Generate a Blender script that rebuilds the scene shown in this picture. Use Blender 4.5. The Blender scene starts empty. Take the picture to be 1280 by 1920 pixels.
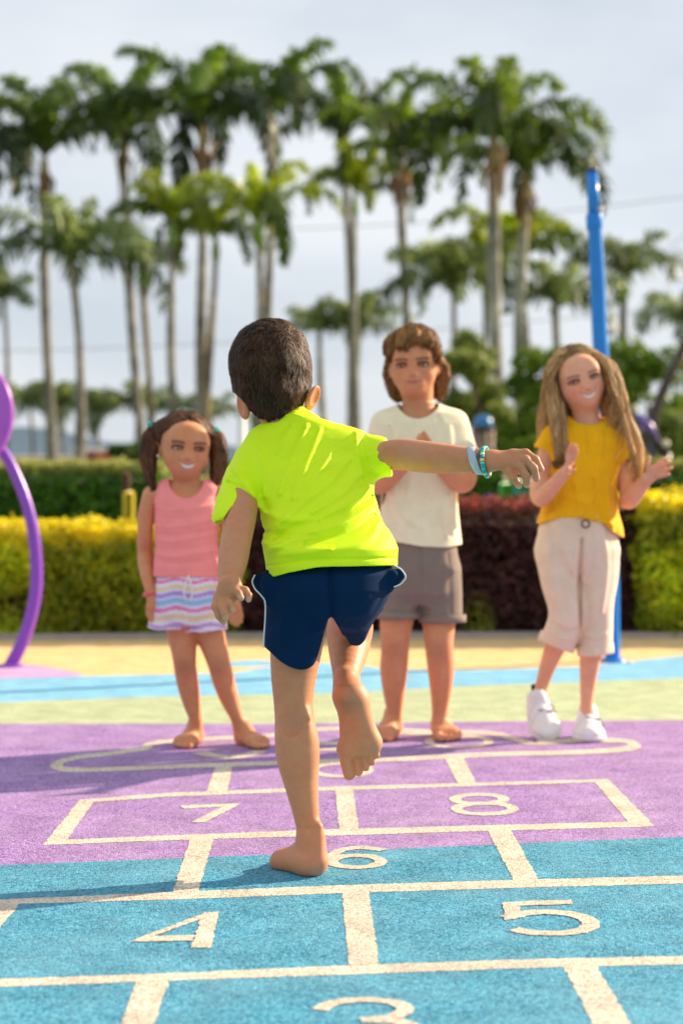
import bpy, math, random
import numpy as np
from mathutils import Vector, Matrix
R_ = math.radians
SC = bpy.context.scene
COL = SC.collection

# ---------------------------------------------------------------- camera
F = 3200.0      # focal length in photograph pixels (photograph is 1280 x 1920)
CH = 0.75       # camera height
HY = 940.0      # horizon row
cam_data = bpy.data.cameras.new('camera')
cam = bpy.data.objects.new('camera', cam_data)
COL.objects.link(cam)
cam.location = (0, 0, CH)
cam.rotation_euler = (R_(90), 0, 0)
cam_data.sensor_fit = 'VERTICAL'
cam_data.sensor_height = 36.0
cam_data.sensor_width = 24.0
cam_data.lens = 36.0 * F / 1920.0
cam_data.shift_y = -20.0 / 1920.0
cam_data.clip_start = 0.05
cam_data.clip_end = 3000
cam_data.dof.use_dof = True
cam_data.dof.focus_distance = 3.46
cam_data.dof.aperture_fstop = 2.9
SC.camera = cam

# ---------------------------------------------------------------- sky and sun
SUN_EL, SUN_AZ = 25.0, 27.0     # azimuth measured from +X towards +Y
world = bpy.data.worlds.new('World')
SC.world = world
world.use_nodes = True
nt = world.node_tree
nt.nodes.clear()
wo = nt.nodes.new('ShaderNodeOutputWorld')
bg = nt.nodes.new('ShaderNodeBackground')
sky = nt.nodes.new('ShaderNodeTexSky')
sky.sky_type = 'NISHITA'
sky.sun_disc = False
sky.sun_elevation = R_(SUN_EL)
sky.sun_rotation = R_(90 - SUN_AZ)
sky.air_density = 1.0
sky.dust_density = 2.0
tc = nt.nodes.new('ShaderNodeTexCoord')
mp = nt.nodes.new('ShaderNodeMapping')
mp.inputs['Scale'].default_value = (1.0, 1.0, 2.6)
nz = nt.nodes.new('ShaderNodeTexNoise')
nz.inputs['Scale'].default_value = 3.2
nz.inputs['Detail'].default_value = 5
nz.inputs['Roughness'].default_value = 0.5
ramp = nt.nodes.new('ShaderNodeValToRGB')
ramp.color_ramp.elements[0].position = 0.36
ramp.color_ramp.elements[0].color = (4.4, 4.85, 5.4, 1)
ramp.color_ramp.elements[1].position = 0.66
ramp.color_ramp.elements[1].color = (6.15, 6.32, 6.6, 1)
mx = nt.nodes.new('ShaderNodeMix')
mx.data_type = 'RGBA'
mx.inputs['Factor'].default_value = 0.88
L = nt.links.new
L(tc.outputs['Generated'], mp.inputs['Vector'])
L(mp.outputs['Vector'], nz.inputs['Vector'])
L(nz.outputs['Fac'], ramp.inputs['Fac'])
L(sky.outputs['Color'], mx.inputs['A'])
L(ramp.outputs['Color'], mx.inputs['B'])
L(mx.outputs['Result'], bg.inputs['Color'])
bg.inputs['Strength'].default_value = 0.08
L(bg.outputs['Background'], wo.inputs['Surface'])

sd = bpy.data.lights.new('sun', 'SUN')
sd.energy = 5.0
sd.angle = R_(0.7)
sd.color = (1.0, 0.80, 0.58)
sun = bpy.data.objects.new('sun', sd)
COL.objects.link(sun)
sv = Vector((math.cos(R_(SUN_EL)) * math.cos(R_(SUN_AZ)), math.cos(R_(SUN_EL)) * math.sin(R_(SUN_AZ)), math.sin(R_(SUN_EL))))
sun.rotation_euler = sv.to_track_quat('Z', 'Y').to_euler()
sun.location = sv * 30

SC.view_settings.view_transform = 'Standard'
SC.view_settings.look = 'None'
SC.view_settings.exposure = 0.92
SC.view_settings.gamma = 1.0
SC.render.resolution_x = 682
SC.render.resolution_y = 1024

# ---------------------------------------------------------------- helpers
def P(u, v, d):
    return np.array([(u - 640.0) / F * d, d, CH - (v - HY) / F * d])

def G(u, v, z=0.0):
    d = F * (CH - z) / (v - HY)
    return np.array([(u - 640.0) / F * d, d, z])

def tagit(o, label=None, cat=None, group=None, kind=None):
    if label: o['label'] = label
    if cat: o['category'] = cat
    if group: o['group'] = group
    if kind: o['kind'] = kind
    return o

def thing(name, loc, label, cat, group=None):
    o = bpy.data.objects.new(name, None)
    COL.objects.link(o)
    o.location = tuple(float(c) for c in loc)
    o.empty_display_size = 0.1
    return tagit(o, label, cat, group)

def mkobj(name, V, faces, mat, parent=None, col=None, smooth=True, loc=None):
    """V: (n,3) array in world space; faces: list of arrays (m,k)."""
    V = np.asarray(V, dtype=np.float64)
    off = np.zeros(3)
    if parent is not None:
        pp = parent
        while pp is not None:
            off += np.array(pp.location); pp = pp.parent
    if loc is not None:
        off = off + np.array(loc)
    if isinstance(faces, np.ndarray): faces = [faces]
    faces = [np.asarray(f, dtype=np.int32) for f in faces if len(f)]
    me = bpy.data.meshes.new(name)
    me.vertices.add(len(V))
    me.vertices.foreach_set('co', (V - off).astype(np.float32).ravel())
    nl = sum(f.size for f in faces); nf = sum(len(f) for f in faces)
    me.loops.add(nl)
    me.loops.foreach_set('vertex_index', np.concatenate([f.ravel() for f in faces]))
    me.polygons.add(nf)
    tot = np.concatenate([np.full(len(f), f.shape[1], dtype=np.int32) for f in faces])
    st = np.concatenate([[0], np.cumsum(tot)[:-1]]).astype(np.int32)
    me.polygons.foreach_set('loop_start', st)
    me.polygons.foreach_set('loop_total', tot)
    if smooth:
        me.polygons.foreach_set('use_smooth', np.ones(nf, dtype=bool))
    me.update(calc_edges=True)
    if col is not None:
        col = np.asarray(col, dtype=np.float32)
        a = me.color_attributes.new('Col', 'FLOAT_COLOR', 'POINT')
        if col.ndim == 1: col = np.tile(col, (len(V), 1))
        c4 = np.ones((len(V), 4), dtype=np.float32); c4[:, :3] = np.clip(col, 0, 1)
        a.data.foreach_set('color', c4.ravel())
    me.materials.append(mat)
    o = bpy.data.objects.new(name, me)
    COL.objects.link(o)
    if parent is not None: o.parent = parent
    if loc is not None: o.location = tuple(float(c) for c in loc)
    return o

class MB:
    """collects simple pieces into one mesh"""
    def __init__(s): s.v = []; s.f = {}; s.n = 0; s.c = []
    def add(s, V, Fs, col=None):
        V = np.asarray(V, float)
        for f in Fs:
            f = np.asarray(f, dtype=np.int32)
            if f.ndim == 1: f = f[None]
            s.f.setdefault(f.shape[1], []).append(f + s.n)
        s.v.append(V); s.n += len(V)
        s.c.append(np.tile(np.array(col if col is not None else (1, 1, 1), float), (len(V), 1)) if (col is None or np.ndim(col) == 1) else np.asarray(col))
    def box(s, c, size, R=None, col=None, bev=0.0):
        sx, sy, sz = [q / 2 for q in size]
        b = min(bev, sx * .9, sy * .9, sz * .9)
        if b <= 0:
            V = np.array([[x, y, z] for x in (-sx, sx) for y in (-sy, sy) for z in (-sz, sz)])
            Fs = [[0, 1, 3, 2], [4, 6, 7, 5], [0, 4, 5, 1], [2, 3, 7, 6], [0, 2, 6, 4], [1, 5, 7, 3]]
        else:
            bm_v = []; idx = {}
            for ix, x in enumerate((-1, 1)):
                for iy, y in enumerate((-1, 1)):
                    for iz, z in enumerate((-1, 1)):
                        for ax in range(3):
                            p = [x * (sx - b), y * (sy - b), z * (sz - b)]
                            p[ax] = (x * sx, y * sy, z * sz)[ax]
                            idx[(x, y, z, ax)] = len(bm_v); bm_v.append(p)
            V = np.array(bm_v)
            q = []
            for ax in range(3):
                o = [a for a in range(3) if a != ax]
                for sg in (-1, 1):
                    ring = []
                    for a, bb in ((-1, -1), (1, -1), (1, 1), (-1, 1)):
                        k = [0, 0, 0]; k[ax] = sg; k[o[0]] = a; k[o[1]] = bb
                        ring.append(idx[(k[0], k[1], k[2], ax)])
                    q.append(ring)
            for ax in range(3):   # edges along ax
                o = [a for a in range(3) if a != ax]
                for a in (-1, 1):
                    for bb in (-1, 1):
                        k1 = [0, 0, 0]; k1[ax] = -1; k1[o[0]] = a; k1[o[1]] = bb
                        k2 = list(k1); k2[ax] = 1
                        q.append([idx[(*k1, o[0])], idx[(*k1, o[1])], idx[(*k2, o[1])], idx[(*k2, o[0])]])
            tr = []
            for x in (-1, 1):
                for y in (-1, 1):
                    for z in (-1, 1):
                        tr.append([idx[(x, y, z, a)] for a in range(3)])
            Fs = q + tr
        if R is not None: V = V @ np.array(R).T
        s.add(V + np.array(c), Fs, col)
    def tube(s, pts, rad, n=12, col=None, caps=True, flat=1.0):
        pts = np.array(pts, float); m = len(pts)
        rad = np.broadcast_to(np.array(rad, float), (m,))
        T = np.gradient(pts, axis=0); T /= np.linalg.norm(T, axis=1)[:, None] + 1e-12
        up = np.array([0, 1.0, 0]) if abs(T[0][1]) < .9 else np.array([1.0, 0, 0])
        V = []
        N = np.cross(T[0], up); N /= np.linalg.norm(N)
        for i in range(m):
            N = N - T[i] * np.dot(N, T[i]); N /= np.linalg.norm(N)
            B = np.cross(T[i], N)
            a = np.arange(n) * 2 * math.pi / n
            V.append(pts[i] + rad[i] * (np.cos(a)[:, None] * N + np.sin(a)[:, None] * B * flat))
        V = np.concatenate(V)
        i = np.arange(n); j = (i + 1) % n
        Fs = [np.stack([i + k * n, j + k * n, j + (k + 1) * n, i + (k + 1) * n], 1) for k in range(m - 1)]
        if caps:
            Fs += [np.arange(n)[::-1][None], (np.arange(n) + (m - 1) * n)[None]]
        s.add(V, Fs, col)
    def lathe(s, c, prof, n=20, col=None, R=None):
        prof = np.array(prof, float); m = len(prof)
        a = np.arange(n) * 2 * math.pi / n
        V = np.concatenate([np.stack([np.cos(a) * r, np.sin(a) * r, np.full(n, z)], 1) for r, z in prof])
        if R is not None: V = V @ np.array(R).T
        i = np.arange(n); j = (i + 1) % n
        Fs = [np.stack([i + k * n, j + k * n, j + (k + 1) * n, i + (k + 1) * n], 1) for k in range(m - 1)]
        s.add(V + np.array(c), Fs, col)
    def build(s, name, mat, parent=None, smooth=True, loc=None, usecol=True):
        return mkobj(name, np.concatenate(s.v), [np.concatenate(f) for f in s.f.values()], mat, parent,
                     np.concatenate(s.c) if usecol else None, smooth, loc)

def smoothline(pts, n=6):
    """Catmull-Rom"""
    p = np.array(pts, float)
    if len(p) < 3: 
        t = np.linspace(0, 1, n + 1)[:, None]
        return p[0] * (1 - t) + p[1] * t
    q = np.vstack([2 * p[0] - p[1], p, 2 * p[-1] - p[-2]])
    out = []
    for i in range(1, len(q) - 2):
        for k in range(n):
            t = k / n
            out.append(.5 * ((2 * q[i]) + (-q[i-1] + q[i+1]) * t + (2*q[i-1] - 5*q[i] + 4*q[i+1] - q[i+2]) * t*t + (-q[i-1] + 3*q[i] - 3*q[i+1] + q[i+2]) * t**3))
    out.append(p[-1])
    return np.array(out)

# value noise
_rs = np.random.RandomState(7)
_NT = _rs.rand(48, 48, 48).astype(np.float32) * 2 - 1
def vnoise(p):
    p = np.asarray(p, dtype=np.float64)
    i = np.floor(p).astype(int); f = p - i; f = f * f * (3 - 2 * f)
    i %= 48; j = (i + 1) % 48
    x0, y0, z0 = i[..., 0], i[..., 1], i[..., 2]; x1, y1, z1 = j[..., 0], j[..., 1], j[..., 2]
    fx, fy, fz = f[..., 0], f[..., 1], f[..., 2]
    def l(a, b, t): return a + (b - a) * t
    return l(l(l(_NT[x0, y0, z0], _NT[x1, y0, z0], fx), l(_NT[x0, y1, z0], _NT[x1, y1, z0], fx), fy),
             l(l(_NT[x0, y0, z1], _NT[x1, y0, z1], fx), l(_NT[x0, y1, z1], _NT[x1, y1, z1], fx), fy), fz)

# ---------------------------------------------------------------- materials
def newmat(name):
    m = bpy.data.materials.new(name); m.use_nodes = True
    return m, m.node_tree, m.node_tree.nodes['Principled BSDF']

def mat_plain(name, col, rough=0.5, bump=0.0, bscale=60, var=0.1, metal=0.0, spec=0.5, coat=0.0):
    m, t, b = newmat(name)
    N = t.nodes; 
    tc = N.new('ShaderNodeTexCoord'); nz = N.new('ShaderNodeTexNoise')
    nz.inputs['Scale'].default_value = bscale; nz.inputs['Detail'].default_value = 4
    t.links.new(tc.outputs['Object'], nz.inputs['Vector'])
    mixn = N.new('ShaderNodeMix'); mixn.data_type = 'RGBA'
    mixn.inputs['A'].default_value = tuple(c * (1 - var) for c in col) + (1,)
    mixn.inputs['B'].default_value = tuple(min(1, c * (1 + var)) for c in col) + (1,)
    t.links.new(nz.outputs['Fac'], mixn.inputs['Factor'])
    t.links.new(mixn.outputs['Result'], b.inputs['Base Color'])
    b.inputs['Roughness'].default_value = rough
    b.inputs['Metallic'].default_value = metal
    b.inputs['Specular IOR Level'].default_value = spec
    b.inputs['Coat Weight'].default_value = coat
    if bump:
        bp = N.new('ShaderNodeBump'); bp.inputs['Strength'].default_value = bump; bp.inputs['Distance'].default_value = 0.01
        t.links.new(nz.outputs['Fac'], bp.inputs['Height']); t.links.new(bp.outputs['Normal'], b.inputs['Normal'])
    return m

def mat_attr(name, rough=0.5, spec=0.4, sss=0.0, sssr=(1, .35, .2), ssss=0.01, var=0.08, bscale=80, bump=0.0, bdist=0.002, transl=0.0, sheen=0.0, weave=0.0, wscale=900):
    """colour from the mesh's own colour attribute, broken up by noise"""
    m, t, b = newmat(name)
    N = t.nodes; Lk = t.links.new
    at = N.new('ShaderNodeAttribute'); at.attribute_name = 'Col'
    tc = N.new('ShaderNodeTexCoord'); nz = N.new('ShaderNodeTexNoise')
    nz.inputs['Scale'].default_value = bscale; nz.inputs['Detail'].default_value = 5
    Lk(tc.outputs['Object'], nz.inputs['Vector'])
    mr = N.new('ShaderNodeMapRange')
    mr.inputs['From Min'].default_value = 0.3; mr.inputs['From Max'].default_value = 0.7
    mr.inputs['To Min'].default_value = 1 - var; mr.inputs['To Max'].default_value = 1 + var
    Lk(nz.outputs['Fac'], mr.inputs['Value'])
    vm = N.new('ShaderNodeVectorMath'); vm.operation = 'SCALE'
    Lk(at.outputs['Color'], vm.inputs[0]); Lk(mr.outputs['Result'], vm.inputs['Scale'])
    Lk(vm.outputs['Vector'], b.inputs['Base Color'])
    b.inputs['Roughness'].default_value = rough
    b.inputs['Specular IOR Level'].default_value = spec
    if sss:
        b.inputs['Subsurface Weight'].default_value = sss
        b.inputs['Subsurface Radius'].default_value = sssr
        b.inputs['Subsurface Scale'].default_value = ssss
    if sheen:
        b.inputs['Sheen Weight'].default_value = sheen
    last = None
    if bump:
        bp = N.new('ShaderNodeBump'); bp.inputs['Strength'].default_value = bump; bp.inputs['Distance'].default_value = bdist
        Lk(nz.outputs['Fac'], bp.inputs['Height']); last = bp
    if weave:
        vo = N.new('ShaderNodeTexVoronoi'); vo.inputs['Scale'].default_value = wscale
        Lk(tc.outputs['Object'], vo.inputs['Vector'])
        b2 = N.new('ShaderNodeBump'); b2.inputs['Strength'].default_value = weave; b2.inputs['Distance'].default_value = 0.0006
        Lk(vo.outputs['Distance'], b2.inputs['Height'])
        if last: Lk(last.outputs['Normal'], b2.inputs['Normal'])
        last = b2
    if last: Lk(last.outputs['Normal'], b.inputs['Normal'])
    if transl:
        tr = N.new('ShaderNodeBsdfTranslucent'); Lk(vm.outputs['Vector'], tr.inputs['Color'])
        ms = N.new('ShaderNodeMixShader'); ms.inputs['Fac'].default_value = transl
        Lk(b.outputs['BSDF'], ms.inputs[1]); Lk(tr.outputs['BSDF'], ms.inputs[2])
        Lk(ms.outputs['Shader'], N['Material Output'].inputs['Surface'])
    return m

def mat_rubber(name, c_dark, c_mid, c_light, fade=0.25, fadecol=(.6, .6, .6)):
    """poured rubber granules: every granule its own tint, worn lighter patches"""
    m, t, b = newmat(name)
    N = t.nodes; Lk = t.links.new
    tc = N.new('ShaderNodeTexCoord')
    vo = N.new('ShaderNodeTexVoronoi'); vo.inputs['Scale'].default_value = 270
    Lk(tc.outputs['Object'], vo.inputs['Vector'])
    sep = N.new('ShaderNodeSeparateColor'); Lk(vo.outputs['Color'], sep.inputs['Color'])
    rp = N.new('ShaderNodeValToRGB')
    e = rp.color_ramp.elements
    e[0].position = 0.0; e[0].color = c_dark + (1,)  # dark granule tint, also standing in for tiny shadows between grains
    e[1].position = 1.0; e[1].color = c_light + (1,)
    k = e.new(0.22); k.color = tuple(.5 * (a + q) for a, q in zip(c_dark, c_mid)) + (1,)
    k = e.new(0.4); k.color = c_mid + (1,)
    k = e.new(0.8); k.color = tuple(.6 * a + .4 * q for a, q in zip(c_mid, c_light)) + (1,)
    Lk(sep.outputs['Red'], rp.inputs['Fac'])
    n2 = N.new('ShaderNodeTexNoise'); n2.inputs['Scale'].default_value = 3.5; n2.inputs['Detail'].default_value = 8; n2.inputs['Roughness'].default_value = .7
    Lk(tc.outputs['Object'], n2.inputs['Vector'])
    mr = N.new('ShaderNodeMapRange'); mr.inputs['From Min'].default_value = .42; mr.inputs['From Max'].default_value = .72
    mr.inputs['To Min'].default_value = 0; mr.inputs['To Max'].default_value = fade
    Lk(n2.outputs['Fac'], mr.inputs['Value'])
    mxx = N.new('ShaderNodeMix'); mxx.data_type = 'RGBA'
    Lk(mr.outputs['Result'], mxx.inputs['Factor']); Lk(rp.outputs['Color'], mxx.inputs['A'])
    mxx.inputs['B'].default_value = fadecol + (1,)
    # wear: darker grime in a second noise
    n3 = N.new('ShaderNodeTexNoise'); n3.inputs['Scale'].default_value = 9; n3.inputs['Detail'].default_value = 6
    Lk(tc.outputs['Object'], n3.inputs['Vector'])
    mr3 = N.new('ShaderNodeMapRange'); mr3.inputs['From Min'].default_value = .35; mr3.inputs['From Max'].default_value = .65
    mr3.inputs['To Min'].default_value = .86; mr3.inputs['To Max'].default_value = 1.1
    Lk(n3.outputs['Fac'], mr3.inputs['Value'])
    vm = N.new('ShaderNodeVectorMath'); vm.operation = 'SCALE'
    Lk(mxx.outputs['Result'], vm.inputs[0]); Lk(mr3.outputs['Result'], vm.inputs['Scale'])
    Lk(vm.outputs['Vector'], b.inputs['Base Color'])
    b.inputs['Roughness'].default_value = .85
    b.inputs['Specular IOR Level'].default_value = .25
    bp = N.new('ShaderNodeBump'); bp.inputs['Strength'].default_value = .8; bp.inputs['Distance'].default_value = .0022
    bp.invert = True
    Lk(vo.outputs['Distance'], bp.inputs['Height']); Lk(bp.outputs['Normal'], b.inputs['Normal'])
    return m

M = {}
M['skin'] = mat_attr('skin', rough=.52, spec=.35, sss=.16, ssss=.012, var=.05, bscale=60, bump=.12, bdist=.0006)
M['hair'] = mat_attr('hair_fibre', rough=.55, spec=.22, var=.15, bscale=300)
M['cotton'] = mat_attr('cotton', rough=.85, spec=.2, var=.05, bscale=25, bump=.2, bdist=.004, weave=.3, sheen=.1, wscale=700)
M['neon'] = mat_attr('neon_jersey', rough=.6, spec=.3, var=.03, bscale=25, bump=.15, bdist=.003, weave=.45, wscale=420)
M['shell'] = mat_attr('matte_nylon', rough=.85, spec=.12, var=.05, bscale=30, bump=.2, bdist=.003, weave=.2)
M['leather'] = mat_attr('shoe_leather', rough=.45, spec=.5, var=.04, bscale=60, bump=.15, bdist=.002)
M['plastic'] = mat_attr('glossy_plastic', rough=.25, spec=.5, var=.02)
M['eye'] = mat_attr('eye_surface', rough=.1, spec=.6, var=.02)
M['leaf'] = mat_attr('leaf', rough=.5, spec=.35, var=.25, bscale=8, transl=.38)
M['palmleaf'] = mat_attr('palm_leaf', rough=.45, spec=.4, var=.25, bscale=2, transl=.42)
M['bark'] = mat_attr('bark', rough=.9, spec=.15, var=.3, bscale=4, bump=.6, bdist=.05)
M['paint'] = mat_attr('enamel_paint', rough=.3, spec=.5, var=.05, bscale=7, bump=.1, bdist=.003)
M['matte'] = mat_attr('weathered_matte', rough=.8, spec=.2, var=.12, bscale=12, bump=.2, bdist=.005)

# ---------------------------------------------------------------- implicit-surface modelling
class Prim:
    cut = None
class Cap(Prim):
    def __init__(s, a, b, ra, rb, n=None, sn=1.0, cut=None, ext=0.0):
        s.a = np.array(a, float); s.b = np.array(b, float); s.ra = ra; s.rb = rb
        s.n = None if n is None else np.array(n, float) / np.linalg.norm(n); s.sn = sn; s.cut = cut; s.ext = ext
    def box(s, t, inner):
        r = max(s.ra, s.rb) * max(1, s.sn) + .002
        b = s.b + (s.b - s.a) / np.linalg.norm(s.b - s.a + 1e-9) * (s.ext if inner else 0)
        return np.minimum(s.a, b) - r, np.maximum(s.a, b) + r
    def ev(s, X, Y, Z, t, inner):
        b = s.b; rb = s.rb
        if inner and s.ext:
            L0 = np.linalg.norm(s.b - s.a); b = s.b + (s.b - s.a) / L0 * s.ext; rb = s.rb + (s.rb - s.ra) * s.ext / L0
        ba = b - s.a; l2 = max(1e-12, float(ba @ ba))
        px, py, pz = X - s.a[0], Y - s.a[1], Z - s.a[2]
        h = np.clip((px * ba[0] + py * ba[1] + pz * ba[2]) / l2, 0, 1)
        qx, qy, qz = px - h * ba[0], py - h * ba[1], pz - h * ba[2]
        q2 = qx * qx + qy * qy + qz * qz
        if s.n is not None:
            dn = qx * s.n[0] + qy * s.n[1] + qz * s.n[2]
            q2 = q2 + dn * dn * (1 / s.sn ** 2 - 1)
        d = np.sqrt(np.maximum(q2, 0)) - (s.ra + (rb - s.ra) * h) + t
        return d
class Poly(Prim):
    """one tapering tube along a smooth line"""
    def __init__(s, pts, rad, n=None, sn=1.0, cut=None, res=5, ext=0.0):
        q = np.concatenate([np.array(pts, float), np.array(rad, float)[:, None]], 1)
        q = smoothline(q, res); s.cut = cut
        s.caps = [Cap(a[:3], b[:3], a[3], b[3], n=n, sn=sn) for a, b in zip(q[:-1], q[1:])]
        s.caps[-1].ext = ext
    def box(s, t, inner):
        b = [c.box(t, inner) for c in s.caps]
        return np.min([q[0] for q in b], 0), np.max([q[1] for q in b], 0)
    def ev(s, X, Y, Z, t, inner):
        d = None
        for c in s.caps:
            e = c.ev(X, Y, Z, t, inner)
            d = e if d is None else np.minimum(d, e)
        return d
class Ell(Prim):
    def __init__(s, c, r, R=None, cut=None):
        s.c = np.array(c, float); s.r = np.array(r, float); s.R = np.eye(3) if R is None else np.array(R); s.cut = cut
    def box(s, t, inner):
        e = np.sqrt(((s.R * s.r) ** 2).sum(1))
        return s.c - e, s.c + e
    def ev(s, X, Y, Z, t, inner):
        px, py, pz = X - s.c[0], Y - s.c[1], Z - s.c[2]
        r = np.maximum(s.r - t, .002)
        q = [px * s.R[0, i] + py * s.R[1, i] + pz * s.R[2, i] for i in range(3)]
        k0 = np.sqrt(sum((q[i] / r[i]) ** 2 for i in range(3)))
        k1 = np.sqrt(sum((q[i] / r[i] ** 2) ** 2 for i in range(3))) + 1e-9
        return k0 * (k0 - 1) / k1
class Loft(Prim):
    """rows (v, uL, uR, d, half_depth): elliptical slices measured on the photograph"""
    def __init__(s, rows, e=2.3, cut=None, inset=0.0, hem=None, capt=True, capb=True, extb=0.0):
        rr = []
        for v, uL, uR, d, b in rows:
            a = P(uL, v, d); c = P(uR, v, d)
            rr.append((a[2], (a[0] + c[0]) / 2, (c[0] - a[0]) / 2 - inset, d, b - inset))
        rr.sort()
        s.r = np.array(rr); s.e = e; s.cut = cut; s.capt = capt; s.capb = capb; s.extb = extb
    def box(s, t, inner):
        r = s.r
        lo = np.array([(r[:, 1] - r[:, 2]).min(), (r[:, 3] - r[:, 4]).min(), r[0, 0] - (s.extb if inner else 0)])
        hi = np.array([(r[:, 1] + r[:, 2]).max(), (r[:, 3] + r[:, 4]).max(), r[-1, 0]])
        return lo, hi
    def ev(s, X, Y, Z, t, inner):
        r = s.r
        z = np.asarray(Z).ravel()
        sh = (1, 1, len(z))
        cx, a, cy, b = [np.interp(z, r[:, 0], r[:, i]).reshape(sh) for i in (1, 2, 3, 4)]
        a = np.maximum(a - t, .004); b = np.maximum(b - t, .004)
        dx = X - cx; dy = Y - cy
        rr = ((np.abs(dx) / a) ** s.e + (np.abs(dy) / b) ** s.e) ** (1 / s.e) + 1e-6
        q = np.sqrt(dx * dx + dy * dy) + 1e-6
        d = np.where(rr < .5, -np.minimum(a, b) * .5 + 0 * q, q * (1 - 1 / np.maximum(rr, .5)))
        zz = Z
        if s.capt: d = np.maximum(d, zz - r[-1, 0] + t)
        if s.capb: d = np.maximum(d, (r[0, 0] - (s.extb - t if inner and s.extb > 0 else 0)) - zz + t)
        return d

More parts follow.
